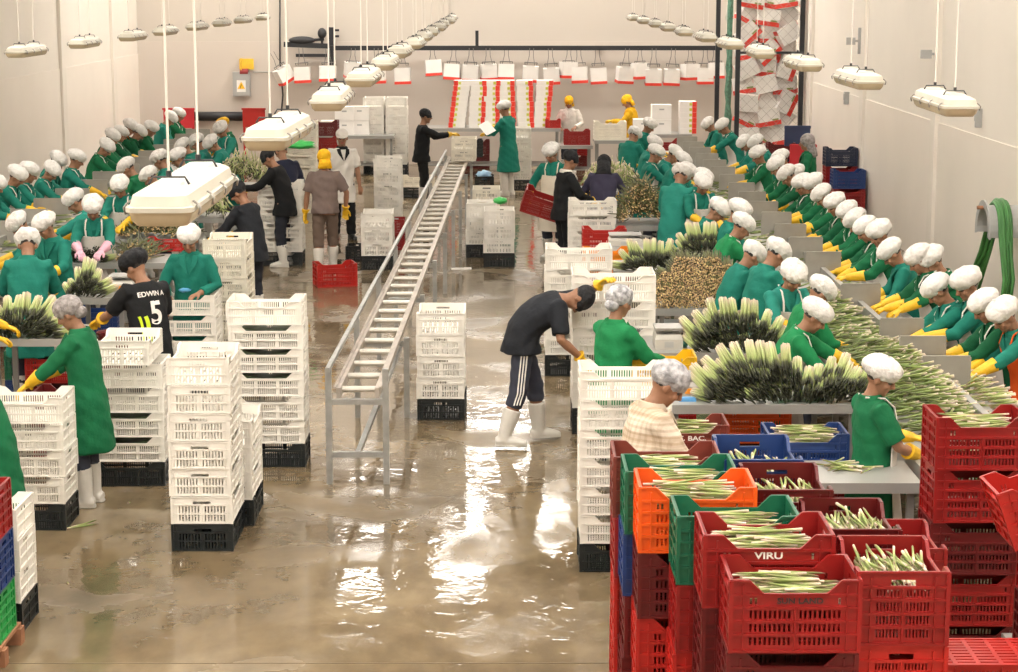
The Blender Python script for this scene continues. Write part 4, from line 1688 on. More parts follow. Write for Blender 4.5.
def pile_butts(x0, x1, y, z, rows, label, group, seed=1, prof=None, s=1.0, step=.078):
    """bundles stacked lengthwise with the brown cut ends towards the aisle"""
    r_ = random.Random(seed)
    w = x1 - x0
    for k in range(rows):
        inset = 0 if prof else k * .05
        n = int((w - 2 * inset) / (step * s)) + 1
        for i in range(n):
            x = x0 + inset + (w - 2 * inset) * (i + .5 + .5 * (k % 2) - .25) / n
            u = (x - x0) / w
            if prof and k > prof(u) * rows:
                continue
            p = V((x, y + .05 * k + r_.uniform(-.02, .02), z + .042 + .062 * k))
            d = V((r_.uniform(-.25, .25), 1, r_.uniform(-.05, .25)))
            bundle(p, d, r_.uniform(0, 6.28), BUN_B, label, group, s, r_)


def heap_stuff(name, x0, x1, y0, y1, z, h, n, m, label, mode='mix', seed=1, L=.24, r=.0085, cat='asparagus'):
    """uncountable heap of spears"""
    r_ = random.Random(seed)
    s = SP()
    for i in range(n):
        u, v = r_.random(), r_.random()
        hh = h * (1 - (2 * u - 1) ** 2 * .75) * (1 - (2 * v - 1) ** 2 * .6) * math.sqrt(r_.uniform(.05, 1))
        p = V((x0 + (x1 - x0) * u, y0 + (y1 - y0) * v, z + r + hh))
        if mode == 'across':      # tips to -x
            d = rdir(PI + r_.gauss(.38, .42), r_.uniform(-.22, .10))
        elif mode == 'butts':
            d = rdir(PI / 2 + r_.gauss(0, .45), r_.uniform(-.1, .5))
        elif mode == 'tips':
            d = rdir(-PI / 2 + r_.gauss(0, .55), -r_.uniform(.2, 1.1))
            p.z += .22 * abs(d.z)
        else:
            d = rdir(r_.uniform(0, 2 * PI), r_.uniform(-.1, .15))
        q = p - d * L * .5 if mode == 'across' else p
        if q.z + d.z * L < z + r:
            q.z += z + r - (q.z + d.z * L)
        q.z = max(q.z, z + r)
        s.spear(q, d, L * r_.uniform(.85, 1.1), r * r_.uniform(.8, 1.15), r_.uniform(-.015, .015), 5, r_)
    o = link(name, s.smesh(name, [m]))
    tag(o, label, cat, None, 'stuff')
    return o


def fill_crate(o, n, desc, key='p', long=None, level=.80, base=60, along=True, s=None, seed=None):
    """loose spears lying in the crate: a bed of them and the single ones on top"""
    r_ = random.Random(desc)
    kind = 'r' if o.data == red_me else 'w'
    L, W, H = KIND[kind][1:]
    M = o.matrix_basis.to_3x3()
    c = V(o.location)
    z = H * level
    b = SP()
    Lc, Wc = L / 2 - .03, W / 2 - .025
    for i in range(int(base * 2.2)):
        yaw = r_.gauss(0, .10)
        if along:
            p = V((-Lc + r_.uniform(0, max(.01, 2 * Lc - .25)), r_.uniform(-Wc, Wc) * .93, z - .006 - r_.uniform(0, .05)))
            d = V((1, yaw * .4, 0)) if r_.random() < .5 else V((-1, yaw * .4, 0))
            if d.x < 0:
                p.x += .25
        else:
            p = V((r_.uniform(-Lc + .01, Lc - .25), r_.uniform(-Wc, Wc) * .93, z - .006 - r_.uniform(0, .05)))
            d = V((1, yaw * .4, 0))
        b.spear(p, d, r_.uniform(.22, .25), r_.uniform(.0048, .0074), r_.uniform(-.012, .012), 6, r_)
    bo = link('asparagus_filling', b.smesh('asparagus_filling', [ASP if key == 'p' else ASPG]), None, c)
    bo.rotation_euler = o.rotation_euler
    bo.scale = o.scale
    tag(bo, f'bed of loose asparagus filling the {desc}', 'asparagus', None, 'stuff')
    n = min(21, int(n * 1.25))
    for i in range(n):
        sgn = 1 if r_.random() < .6 else -1
        yaw = r_.gauss(0, .16) + (0 if sgn > 0 else PI)
        lx = r_.uniform(-.5, .5) * max(.03, 2 * Lc - .23)
        ly = (-1 + 2 * (i + .5) / n) * Wc * .88
        lz = z + .004 + .030 * (1 - (ly / Wc) ** 2) * r_.random() + .006
        q = link('asparagus_spear', SPEARS[key][r_.randrange(7)], None, c + M @ V((lx, ly, lz)))
        q.rotation_euler = (r_.uniform(0, 6.28), r_.uniform(-.07, .07), o.rotation_euler.z + yaw)
        tag(q, f'asparagus spear lying on top in the {desc}', 'asparagus', f'spears in the {desc}')


fill_crate(NEAR['A'][-1], 17, 'frontmost red crate', level=.76, base=70)
fill_crate(NEAR['C'][-1], 17, 'red crate just behind the frontmost', level=.76, base=70)
fill_crate(NEAR['D'][-1], 15, 'green crate behind the white-lettered red crate', level=.74)
fill_crate(NEAR['G'][-1], 16, 'orange crate', level=.77, base=70)
fill_crate(NEAR['H'][-1], 14, 'green crate behind the orange crate', level=.74)
fill_crate(NEAR['I'][-1], 12, 'brownish red crate beside the polo shirt man', level=.72)
fill_crate(NEAR['B'][-1], 20, 'red crate right of the frontmost crate', level=.84, base=70, along=False)
fill_crate(NEAR['E'][-1], 18, 'dark red crate behind the right front crate', level=.84, along=False)
fill_crate(NEAR['J'][-1], 14, 'dark red crate right of the orange crate', level=.74, along=False)
fill_crate(NEAR['K'][-1], 14, 'blue crate with handle slot', level=.70, along=False)
fill_crate(NEAR['L'][-1], 20, 'heaped blue crate under the packing table', level=.90, base=80)
fill_crate(NEAR['M'][-1], 12, 'brownish red crate behind the polo shirt man', level=.82)
fill_crate(NEAR['O'][-1], 14, 'top red crate at the steel table end', level=.78)

# lettering on crates


def letter(o, txt, size, m, x, z, face='front', bold=True, sx=1.2, label=None):
    t = link('lettering', text_mesh(txt, size, m, font_bold=bold, sx=sx), o)
    L, W = (RL, RW)
    if face == 'front':
        t.location = (x, -W / 2 - .0022, z)
        t.rotation_euler = (PI / 2, 0, 0)
    elif face == 'inside':
        t.location = (x, W / 2 - .009, z)
        t.rotation_euler = (PI / 2, 0, 0)
    if label:
        t['label'] = label
    return t


letter(NEAR['C'][-1], 'VIRU', .040, LETTER_W, 0, .220, label='white lettering', sx=1.35)
letter(NEAR['A'][-1], 'SUN LAND', .032, LETTER_B, .02, .219, label='worn black lettering')
letter(NEAR['G'][-1], 'HERMANA', .034, LETTER_B, -.02, .200, label='black lettering')
letter(NEAR['M'][-1], 'U.T. BAC.', .044, LETTER_W, .0, .219, label='white lettering', sx=1.3)
letter(NEAR['O'][0], 'SUN LAND', .040, LETTER_W, -.07, .219, label='white lettering')
t = link('lettering', text_mesh('E', .07, LETTER_W, font_bold=True), NEAR['F'][-1])
t.location = (RL / 2 - .0095, .05, .20)
t.rotation_euler = (PI / 2, 0, -PI / 2)
t['label'] = 'white letter'


# ------------------------------------------------------------------ tables and sorting lines


def part(mb, name, mats, root, smooth=False, angle=None):
    loc = V(root.location)
    mb.v = [p - loc for p in mb.v]
    return mb.build(name, mats, root, smooth, angle)


def table(x0, x1, y0, y1, label, z=.90, shelf=True, name='steel_table', m=None, cat='table', lip=True):
    root = empty(name, ((x0 + x1) / 2, (y0 + y1) / 2, 0))
    tag(root, label, cat)
    m = m or STEEL
    mb = MB()
    mb.box(((x0 + x1) / 2, (y0 + y1) / 2, z - .02), (x1 - x0, y1 - y0, .04))
    if lip:
        mb.box(((x0 + x1) / 2, y0 - .006, z - .032), (x1 - x0 + .01, .012, .068))
        mb.box(((x0 + x1) / 2, y1 + .006, z - .032), (x1 - x0 + .01, .012, .068))
    part(mb, 'table_top', m, root)
    for x in (x0 + .06, x1 - .06):
        for y in (y0 + .06, y1 - .06):
            mb = MB()
            mb.box((x, y, (z - .04) / 2 + .01), (.045, .045, z - .06))
            mb.tube([(x, y, .0), (x, y, .03)], .03, 8)
            part(mb, 'leg', STEELDULL, root)
    if shelf:
        mb = MB()
        mb.box(((x0 + x1) / 2, (y0 + y1) / 2, .22), (x1 - x0 - .1, y1 - y0 - .1, .025))
        part(mb, 'lower_shelf', STEELDULL, root)
    return root


def T(u0, u1, v, z=.9):
    a, b = at(u0, v, z), at(u1, v, z)
    return a.x, b.x, a.y


TB = {}
def tab(key, u0, u1, v, depth, label, z=.9, **k):
    x0, x1, y = T(u0, u1, v, z)
    table(x0, x1, y, y + depth, label, z, **k)
    TB[key] = (x0, x1, y, y + depth, z)


tab('T1', 668, 862, 405, .85, 'steel packing table with the nearest heap of asparagus bundles', shelf=False)
tab('T2', 648, 789, 353, .85, 'steel packing table between the grey scale and the green-coated sorter', shelf=False)
tab('T3', 656, 752, 309, .95, 'steel packing table under the brown heap of cut ends', shelf=False)
tab('T3b', 614, 700, 271, .85, 'steel packing table under the pale and dark heap behind the brown heap')
tab('T4', 616, 668, 226, .9, 'steel packing table beside the white stack and the red crates')
tab('T4b', 582, 640, 192, .9, 'steel packing table before the hooded worker')
tab('L1', -12, 75, 339, .75, 'steel table left of the woman in the grey hairnet')
tab('L2', 68, 126, 298, .70, 'steel table with the scale beside the man in the lettered shirt')
tab('L3', 68, 165, 263, .75, 'steel table behind the scale with a red tray')
tab('L4', 112, 186, 240, .75, 'steel table under the nearest hanging lamp')
tab('L5', 184, 224, 218, .75, 'steel table left of the man in the black cap')
tab('L6', 214, 268, 187, .75, 'steel table before the two dark-clothed men')
y0 = at(900, 483, .9).y
table(1.62, 2.62, y0, y0 + .58, 'steel table with a few loose spears beside the short-sleeved sorter', shelf=False)
TB['T5'] = (1.62, 2.62, y0, y0 + .70, .9)
# small steel table at the right edge of the picture
table(2.62, 3.6, 9.35, 10.0, 'steel table at the lower right edge behind the upturned red crate', z=.62, shelf=False)


def sorting_line(name, x0, x1, ya, yb, xd, label, dividers, zt=.92, wd=.36):
    root = empty(name, ((x0 + x1) / 2, ya, 0))
    tag(root, label, 'conveyor')
    mb = MB()
    mb.box(((x0 + x1) / 2, (ya + yb) / 2, zt - .03), (x1 - x0 - .08, yb - ya, .02))
    part(mb, 'belt', mat('grey_belt', (.34, .33, .30), .5, var=.1), root)
    for x in (x0 + .02, x1 - .02):
        mb = MB()
        mb.box((x, (ya + yb) / 2, zt - .06), (.04, yb - ya, .16))
        part(mb, 'side_rail', STEEL, root)
    y = ya + .15
    while y < yb:
        for x in (x0 + .06, x1 - .06):
            mb = MB()
            mb.box((x, y, (zt - .14) / 2), (.05, .05, zt - .14))
            mb.tube([(x, y, 0), (x, y, .02)], .04, 8)
            part(mb, 'leg', STEELDULL, root)
        mb = MB()
        mb.bar((x0 + .06, y, .25), (x1 - .06, y, .25), .035)
        part(mb, 'cross_brace', STEELDULL, root)
        y += 2.6
    # spine of plates down the middle
    mb = MB()
    mb.box((xd, (ya + yb) / 2, zt + .06), (.05, yb - ya, .16))
    part(mb, 'centre_rail', STEEL, root)
    for y in dividers:
        mb = MB()
        mb.box((xd, y, zt + .145), (wd, .012, .30))
        mb.box((xd, y, zt + .300), (wd, .022, .012))
        mb.box((xd - wd / 2, y, zt + .145), (.014, .022, .30))
        mb.box((xd + wd / 2, y, zt + .145), (.014, .022, .30))
        mb.box((xd + .0, y + .16, zt + .10), (wd * .8, .30, .012))
        part(mb, 'divider_plate', PLATE, root)
    return root


PLATE = mat('brushed_plate', (.36, .345, .31), .42, metal=.45, var=.08)
ydr = [at(949, 359, 1.2).y, at(932, 348, 1.2).y + .15, at(910, 321, 1.2).y, at(864, 286, 1.2).y]
y = at(829, 254, 1.2).y
ydr[1] = (ydr[0] + ydr[2]) / 2
ydr.append(y)
while y < 36:
    y += 1.22
    ydr.append(y)
sorting_line('sorting_conveyor', 2.66, 3.78, 11.75, 37.2, 3.33, 'long steel sorting conveyor with upright plates between the two right rows of workers', ydr)
ydl = [19.6 + 1.25 * i for i in range(16)]
sorting_line('sorting_conveyor', -6.42, -5.42, 17.2, 39.5, -5.95, 'long steel sorting conveyor with upright plates between the two left rows of workers', ydl, wd=.46)

# asparagus on the belts
heap_stuff('loose_asparagus', 2.76, 3.32, 13.2, 16.6, .93, .26, 950, ASPG, 'green asparagus heaped on the right conveyor between sorters', 'across', 3)
heap_stuff('loose_asparagus', 2.74, 3.30, 16.6, 19.6, .93, .17, 420, ASPG, 'green asparagus thinning out along the right conveyor', 'across', 4)
heap_stuff('loose_asparagus', 2.80, 3.72, 11.62, 12.55, .93, .22, 420, ASPG, 'green asparagus at the near end of the right conveyor', 'across', 5)
heap_stuff('loose_asparagus', 3.36, 3.72, 12.7, 17.4, .93, .10, 300, ASP, 'pale asparagus sorted before the workers along the right wall', 'across', 6)
heap_stuff('loose_asparagus', 2.76, 3.7, 20, 36, .93, .07, 520, ASPG, 'scattered asparagus along the far half of the right conveyor', 'across', 7)
heap_stuff('loose_asparagus', -6.36, -5.5, 18, 38, .93, .07, 520, ASPG, 'scattered asparagus along the left conveyor', 'across', 8)

mound = lambda u: .25 + .80 * math.sin(PI * min(1, max(0, u)) ** .85)
two = lambda u: (.50 + .55 * math.sin(PI * u / .66)) if u < .66 else (.30 + .42 * math.sin(PI * (u - .60) / .40))
a = TB['T1']
pile_tips(at(706, 400, .9).x, at(862, 400, .9).x, a[2] + .04, a[4], 5, 'asparagus bundle, dark tips forward, heaped on the nearest packing table', 'bundles on the nearest packing table', 1, two)
a = TB['T2']
pile_tips(at(694, 350, .9).x, at(784, 350, .9).x, a[2] + .04, a[4], 5, 'asparagus bundle, dark tips forward, heaped beside the grey scale', 'bundles beside the grey scale', 2, mound)
a = TB['T3']
pile_butts(at(655, 305, .9).x, at(752, 305, .9).x, a[2] + .04, a[4], 7, 'asparagus bundle in the brown heap, cut ends forward', 'bundles in the brown heap', 3, mound)
a = TB['T3b']
pile_tips(at(622, 268, .9).x, at(676, 268, .9).x, a[2] + .03, a[4], 3, 'asparagus bundle at the pale left end behind the brown heap', 'bundles behind the brown heap', 4)
pile_tips(at(672, 262, .9).x, at(724, 262, .9).x, a[2] + .12, a[4], 6, 'asparagus bundle in the dark mound rising behind the brown heap', 'bundles of the dark mound', 9, mound)
a = TB['T4']
heap_stuff('asparagus_heap', a[0] + .05, a[1] - .02, a[2] + .04, a[3] - .08, a[4], .56, 760, ASPB, 'brownish asparagus mound behind the white stack', 'butts', 10)
a = TB['T4b']
heap_stuff('asparagus_heap', a[0] + .05, a[1] - .02, a[2] + .04, a[3] - .08, a[4], .36, 380, ASP, 'pale asparagus mound before the hooded worker', 'tips', 11)
a = TB['L1']
pile_tips(at(-8, 336, .9).x, at(62, 336, .9).x, a[2] + .03, a[4], 4, 'asparagus bundle on the table left of the hairnet woman', 'bundles on the left near table', 5)
a = TB['L2']
pile_tips(at(70, 296, .9).x, at(106, 296, .9).x, a[2] + .03, a[4], 4, 'asparagus bundle on the table beside the left scale', 'bundles beside the left scale', 6)
a = TB['L3']
pile_tips(at(70, 260, .9).x, at(110, 260, .9).x, a[2] + .03, a[4], 4, 'asparagus bundle before the pink-gloved worker', 'bundles before the pink-gloved worker', 7)
heap_stuff('asparagus_heap', at(118, 260, .9).x, at(152, 260, .9).x, a[2] + .04, a[3] - .08, a[4], .2, 160, ASPB, 'small brown asparagus heap beside the red tray', 'butts', 12)
a = TB['L4']
heap_stuff('asparagus_heap', a[0] + .05, a[1] - .02, a[2] + .02, a[3] - .1, a[4], .22, 420, ASPB, 'brown asparagus heap under the nearest lamp', 'butts', 13)
a = TB['L5']
heap_stuff('asparagus_heap', a[0] + .03, a[1] - .02, a[2] + .02, a[3] - .1, a[4], .32, 360, ASPD, 'dark-tipped asparagus heap left of the black-capped man', 'tips', 14)
a = TB['L6']
heap_stuff('asparagus_heap', a[0] + .03, a[1] - .02, a[2] + .02, a[3] - .1, a[4], .42, 420, ASPD, 'asparagus heap before the two dark-clothed men', 'tips', 15)

# loose spears on the near steel table
a = TB['T5']
rl = random.Random(5)
c = at(848, 466, .92)
for i in range(15):
    q = link('asparagus_spear', SPEARS['p'][rl.randrange(7)], None, (c.x + rl.uniform(-.10, .12), c.y + rl.uniform(-.12, .10), .911 + .009 * (i % 3)))
    q.rotation_euler = (rl.uniform(0, 6), 0, rl.uniform(2.4, 4.2))
    tag(q, 'asparagus spear in the small pile on the near steel table', 'asparagus', 'spears on the near steel table')

# ------------------------------------------------------------------ gravity roller track
root = empty('roller_track', (-1.2, 15.55, 0))
tag(root, 'long grey gravity roller track on legs running down the aisle', 'roller track')


def trk(t, off, z):
    x = -1.2 + (-.85 + 1.2) * t
    w = .92 + .0 * t
    return V((x + off * w, 15.55 + 20.3 * t, z))


zr = lambda t: .74 + .12 * t
for off in (-.17, .17):
    mb = MB()
    mb.bar(trk(.005, off, zr(0)), trk(1, off, zr(1)), .035, .085)
    mb.bar(trk(.005, off * 1.16, zr(0) + .045), trk(1, off * 1.16, zr(1) + .045), .022, .02)
    part(mb, 'side_rail', mat('worn_rail', (.46, .41, .36), .45, metal=.4, var=.2), root)
mb = MB()
mb.bar(trk(0, -.25, .95), trk(1, -.25, 1.02), .035)
part(mb, 'guide_rail', GALV, root)
for i in range(38):
    t = .012 + .975 * i / 37
    mb = MB()
    mb.tube([trk(t, -.16, zr(t) + .005), trk(t, .16, zr(t) + .005)], .026, 10)
    part(mb, 'roller', mat('roller_metal', (.62, .59, .53), .4, metal=.35), root)
for i in range(9):
    t = i / 8 * .985 + .003
    for off in (-.25, .25):
        mb = MB()
        a_ = trk(t, off, 0)
        mb.bar(a_ + V((0, 0, .0)), a_ + V((0, 0, .95 if (off < 0 or i == 0) else zr(t))), .05)
        part(mb, 'leg', GALV, root)
    for z in (.245, zr(t) - .06):
        if z < .3 and i not in (0,):
            continue
        mb = MB()
        mb.bar(trk(t, -.25, z), trk(t, .25, z), .045)
        part(mb, 'cross_bar', GALV, root)
mb = MB()
mb.bar(trk(.003, 0, .25), trk(.115, .20, zr(.1) - .05), .04)
part(mb, 'diagonal_brace', GALV, root)

# ------------------------------------------------------------------ things at the back wall
CARD = mat('white_card', (.88, .85, .81), .6, var=.03)
REDC = mat('red_print', (.78, .05, .03), .5, var=.08)
YELC = mat('yellow_green_print', (.62, .62, .10), .5)
LGREY = mat('grey_paint', (.42, .42, .41), .45)
YW = YB - .02


def wp(u, v, y=YW):
    return at_y(u, v, y)


# overhead rail with hooks
root = empty('overhead_rail', (0, YB - .45, 0))
tag(root, 'dark overhead rail with hooks along the back wall', 'rail')
a, b = wp(330, 48, YB - .45), wp(722, 48, YB - .45)
RZ = a.z
mb = MB()
mb.box(((a.x + b.x) / 2, a.y, RZ), (b.x - a.x, .09, .10))
part(mb, 'rail_beam', DARKMETAL, root)
for u in (345, 477, 600, 710):
    p = wp(u, 48, YB - .45)
    mb = MB()
    mb.bar((p.x, p.y, RZ), (p.x, YB, RZ), .07)
    if u == 477:
        mb.bar((p.x, p.y, RZ), (p.x, p.y, RZ + .38), .07)
    part(mb, 'rail_bracket', DARKMETAL, root)


def carton_mesh(w, d, h, band='bottom'):
    mb = MB()
    t = .008
    mb.box((0, 0, t / 2), (w, d, t), 0)
    for sx in (-1, 1):
        mb.box((sx * (w / 2 - t / 2), 0, h / 2), (t, d, h), 0)
        mb.box((0, sx * (d / 2 - t / 2), h / 2), (w, t, h), 0)
    for sx in (-1, 1):       # flaps folded in at the top
        mb.box((sx * (w / 2 - w * .12), 0, h - .004), (w * .22, d - .02, .006), 0)
    return mb


cm = carton_mesh(.40, .28, .40)
hang_me = cm.mesh('hanging_carton', [CARD])
bm_ = MB()
bm_.box((0, -.142, .035), (.405, .006, .07))
bm_.box((-.202, 0, .035), (.006, .285, .07))
bm_.box((.202, 0, .035), (.006, .285, .07))
band_me = bm_.mesh('red_band', [REDC])
hb = MB()
hb.tube([(-.10, 0, .40), (-.05, 0, .62), (-.05, 0, .80)], .008, 6)
hb.tube([(.10, 0, .40), (.05, 0, .62), (.05, 0, .80)], .008, 6)
hb.tube([(-.16, 0, .46), (.16, 0, .46)], .012, 6)
hb.tube([(-.16, 0, .46), (-.14, 0, .40)], .010, 6)
hb.tube([(.16, 0, .46), (.14, 0, .40)], .010, 6)
hook_me = hb.mesh('hook', [mat('grey_hook', (.20, .19, .18), .5, metal=.4)])
rc = random.Random(4)
cu = [(288, 82, 35), (303, 83, 0), (328, 82, -6), (352, 78, 12), (378, 83, 0), (403, 84, 0), (434, 76, 6), (452, 80, -8), (470, 81, 0), (489, 80, 8), (506, 80, 0), (530, 82, 0), (552, 84, 0), (568, 78, 20), (580, 83, -5),
      (599, 84, 0), (624, 83, 15), (640, 79, 30), (653, 85, 0), (671, 85, 0), (690, 80, 28), (705, 84, 0), (716, 79, 0)]
for i, (u, v, tw) in enumerate(cu):
    p = wp(u, v, YB - .45)
    o = link('hanging_carton', hang_me, None, p)
    o.rotation_euler = (R(rc.uniform(-8, 8)), R(rc.uniform(-4, 4)) + (R(-25) if i == 0 else 0), R(tw))
    link('red_band', band_me, o)
    hk = link('hook', hook_me, o)
    o.scale = (.88, .88, .88)
    hk.scale = (1, 1, max(.3, (RZ - p.z) / .88 / .80))
    place = ORD[i] if i else 'first'
    tag(o, f'white carton with red lower edge on the overhead rail, {place} from left', 'carton', 'cartons on the overhead rail')

# long table at the back with six carton piles
xa, xb_ = wp(420, 126, 42.0).x, wp(560, 126, 42.0).x
table(xa, xb_, 41.6, 42.6, 'long table at the back wall under the red and white carton piles', z=1.0)
table(wp(545, 127, 41).x, wp(592, 127, 41).x, 40.6, 41.3, 'table at the back with red crates before the white-jacketed worker', z=.72)
table(wp(594, 140, 40.2).x, wp(630, 140, 40.2).x, 39.9, 40.6, 'table under the cream crate before the yellow-suited worker', z=.88)
table(wp(636, 133, 41).x, wp(690, 133, 41).x, 40.6, 41.4, 'table under white boxes right of the yellow-suited worker', z=.95)
table(wp(318, 140, 42).x, wp(395, 140, 42).x, 41.6, 42.6, 'table under the white cartons at the left back', z=.85)

pc = MB()
pc.box((0, 0, .054), (.34, .40, .108))
pc.box((0, -.201, .100), (.335, .004, .006))
pile_me = pc.mesh('folded_carton', [CARD])
rb = MB()
rb.box((.125, -.203, .054), (.085, .006, .106))
rb.box((.172, 0, .054), (.006, .40, .106))
rband = rb.mesh('red_band', [REDC])
dm = MB()
dm.box((.050, -.203, .054), (.055, .006, .055))
dots = dm.mesh('printed_mark', [YELC])
for k, (u, lean, n, flip) in enumerate(((457, .012, 9, True), (477, .004, 9, False), (491, .003, 9, False), (508, -.004, 9, False), (526, -.003, 9, False), (541, .008, 9, False))):
    p = wp(u, 121, 42.0)
    place = ['leftmost', 'second from left', 'third from left', 'third from right', 'second from right', 'rightmost'][k]
    for i in range(n):
        o = link('folded_carton', pile_me, None, (p.x + lean * i * 1.2 + rc.uniform(-.006, .006), 42.05, 1.0 + i * .1095))
        o.rotation_euler.z = rc.uniform(-.04, .04)
        if flip:
            o.scale = (-1, 1, 1)
        link('red_band', rband, o)
        link('printed_mark', dots, o)
        tag(o, f'white carton with red corner band in the {place} pile on the back table', 'carton', f'cartons of the {place} pile')
# narrow pile on the right-hand table
p = wp(687, 137, 41)
for i in range(6):
    o = link('folded_carton', pile_me, None, (p.x, 41.0, .95 + i * .1095))
    link('red_band', rband, o)
    link('printed_mark', dots, o)
    tag(o, 'white carton with red band in the pile beside the dark post at the back', 'carton', 'cartons of the pile beside the post')
bx = MB()
bx.box((0, 0, .14), (.40, .36, .28))
bx.box((0, 0, .284), (.41, .37, .012))
bx.box((0, -.182, .20), (.10, .006, .03), 1)
box_me = bx.mesh('white_box', [CARD, LGREY])
for (u, v, y, z, lab) in ((643, 120, 41, .95, 'white box left on the table right of the yellow-suited worker'), (661, 118, 41, .95, 'white box right on the table right of the yellow-suited worker'),
                          (661, 118, 41, 1.245, 'white box stacked on another right of the yellow-suited worker'),
                          (331, 130, 42, .85, 'white box at the left end of the left back table'), (345, 130, 42, .85, 'white box in the middle of the left back table'), (345, 118, 42, 1.145, 'white box stacked on the middle box of the left back table'),
                          (360, 118, 42.1, .85, 'white box right of the middle box on the left back table'), (360, 118, 42.1, 1.145, 'upper white box on the right of the left back table')):
    o = link('white_box', box_me, None, (wp(u, v, y).x, y, z))
    tag(o, lab, 'box')
cr = lambda kind, u, y, z, rz, m, lab, group=None, s=1.0, tilt=None: crate(kind, (wp(u, 100, y).x, y, z), rz, m, lab, group, s, tilt=tilt)
cr('r', 553, 41.8, 1.002, 0, BRIGHTRED_PL, 'bright red crate on the back table left of the white-jacketed worker', s=.6)
cr('r', 577, 40.95, .7215, 0, RED_PL, 'red crate before the white-jacketed worker')
cr('r', 610, 40.2, .8815, 0, CREAM_PL, 'cream slatted crate before the yellow-suited worker', s=1.2)
stack('r', (wp(664, 100, 39.6).x, 39.4, 0), True, [MAROON_PL, RED_PL], 'low red stack below the white boxes', s=1.5)
stack('r', (wp(322, 100, 40).x, 40.4, 0), True, [MAROON_PL, MAROON_PL, RED_PL, MAROON_PL], 'dark stack left of the white boxes')
stack('r', (wp(575, 100, 43).x, 43, 0), True, [MAROON_PL, RED_PL], 'dark red stack behind the table of the white-jacketed worker')
stack('r', (wp(477, 100, 43.3).x, 43.3, 0), True, [MAROON_PL, MAROON_PL], 'dark pair behind the papers man')
stack('w', (wp(418, 180, 37.5).x, 37.3, 0), True, [BLACK_PL, CREAM_PL], 'small cream and black stack left of the black-clothed man')
stack('r', (wp(484, 170, 38.5).x, 38.3, 0), False, [BLACK_PL], 'with a bluish bag by the end of the roller track')
# crates riding on the far end of the roller track
stack('w', (wp(463, 150, 35.0).x + .02, 34.7, 0), False, [CREAM_PL, CREAM_PL], 'cream pair on the roller track end', z0=.925, s=.98)
crate('r', (wp(468, 125, 35.7).x, 35.62, .93), 0, BLACK_PL, 'black crate upright at the very end of the roller track', None, 1.0)
# papers in the hand of the man in the long coat
mb = MB()
p = wp(487, 128, 37.3)
mb.box((0, 0, 0), (.21, .30, .004))
o = mb.build('paper_sheets', mat('paper', (.85, .84, .82), .6), None, loc=(p.x, p.y, p.z))
o.rotation_euler = (R(40), R(-25), .4)
tag(o, 'white papers held by the man in the long teal coat', 'paper')

# fuse box, sign, pipes
p = wp(242, 84)
root = empty('fuse_box', (p.x, YB, p.z))
tag(root, 'grey fuse box with a yellow warning triangle on the back wall', 'fuse box')
mb = MB()
mb.box((p.x, YB - .07, p.z), (.38, .14, .54))
mb.box((p.x, YB - .145, p.z), (.34, .012, .50))
part(mb, 'housing', LGREY, root)
mb = MB()
mb.box((p.x, YB - .153, p.z - .04), (.20, .003, .26))
part(mb, 'warning_plate', CARD, root)
mb = MB()
mb.rings([[V((p.x - .085, y, p.z - .10)), V((p.x + .085, y, p.z - .10)), V((p.x, y, p.z + .06))] for y in (YB - .155, YB - .160)][::-1])
part(mb, 'warning_triangle', mat('warning_yellow', (.95, .55, .02), .5), root)
mb = MB()
for (dx, dz, s_) in ((.008, .0, .05), (-.008, -.045, .05)):
    mb.bar((p.x + dx, YB - .162, p.z + dz), (p.x + dx - .02, YB - .162, p.z + dz - s_), .012)
part(mb, 'lightning_mark', LETTER_B, root)
p = wp(244, 64)
root = empty('warning_sign', (p.x, YB, p.z))
tag(root, 'yellow sign above the fuse box', 'sign')
mb = MB()
mb.box((p.x - .05, YB - .10, p.z), (.02, .18, .26))
mb.box((p.x + .06, YB - .05, p.z), (.32, .02, .24))
part(mb, 'sign_plate', mat('sign_yellow', (.85, .55, .05), .5, var=.15), root)
mb = MB()
mb.tube([(p.x - .08, YB - .10, p.z - .17), (p.x + .10, YB - .10, p.z - .17)], .07, 12)
part(mb, 'red_bell', mat('dull_red', (.28, .03, .03), .5), root)
for (pts, r_, nm, lab, m) in (
        ([(253, 72), (283, 72)], .012, 'conduit', 'thin conduit running right from the fuse box', LGREY),
        ([(280, -10), (280, 60), (283, 95), (281, 118), (281, 158)], .018, 'cable', 'dark cable hanging down the back wall right of the fuse box', DARKMETAL),
        ([(190, 116), (246, 116)], .10, 'mounted_pipe', 'thick black pipe low on the back wall at left', DARKMETAL)):
    mb = MB()
    mb.tube([V((wp(u, v).x, YB - r_ - .02, wp(u, v).z)) for u, v in pts], r_, 8)
    o = mb.build(nm, m, None, True)
    tag(o, lab, 'pipe' if 'pipe' in nm else 'cable')
for (u0, u1, v0, v1, m, lab) in ((164, 194, 108, 128, mat('red_board', (.55, .02, .03), .5), 'dark red board low on the back wall at left'), (243, 265, 108, 127, BRIGHTRED_PL, 'bright red bin front low on the back wall')):
    a, b = wp(u0, v1, YB - .4), wp(u1, v0, YB - .4)
    mb = MB()
    mb.box(((a.x + b.x) / 2, YB - .4, (a.z + b.z) / 2), (b.x - a.x, .05, b.z - a.z))
    for x in (a.x + .03, b.x - .03):
        mb.bar((x, YB - .4, 0), (x, YB - .4, a.z + .02), .05)
    mb.box(((a.x + b.x) / 2, YB - .43, b.z - .02), (b.x - a.x + .04, .03, .04))
    tag(mb.build('red_board', m), lab, 'board')

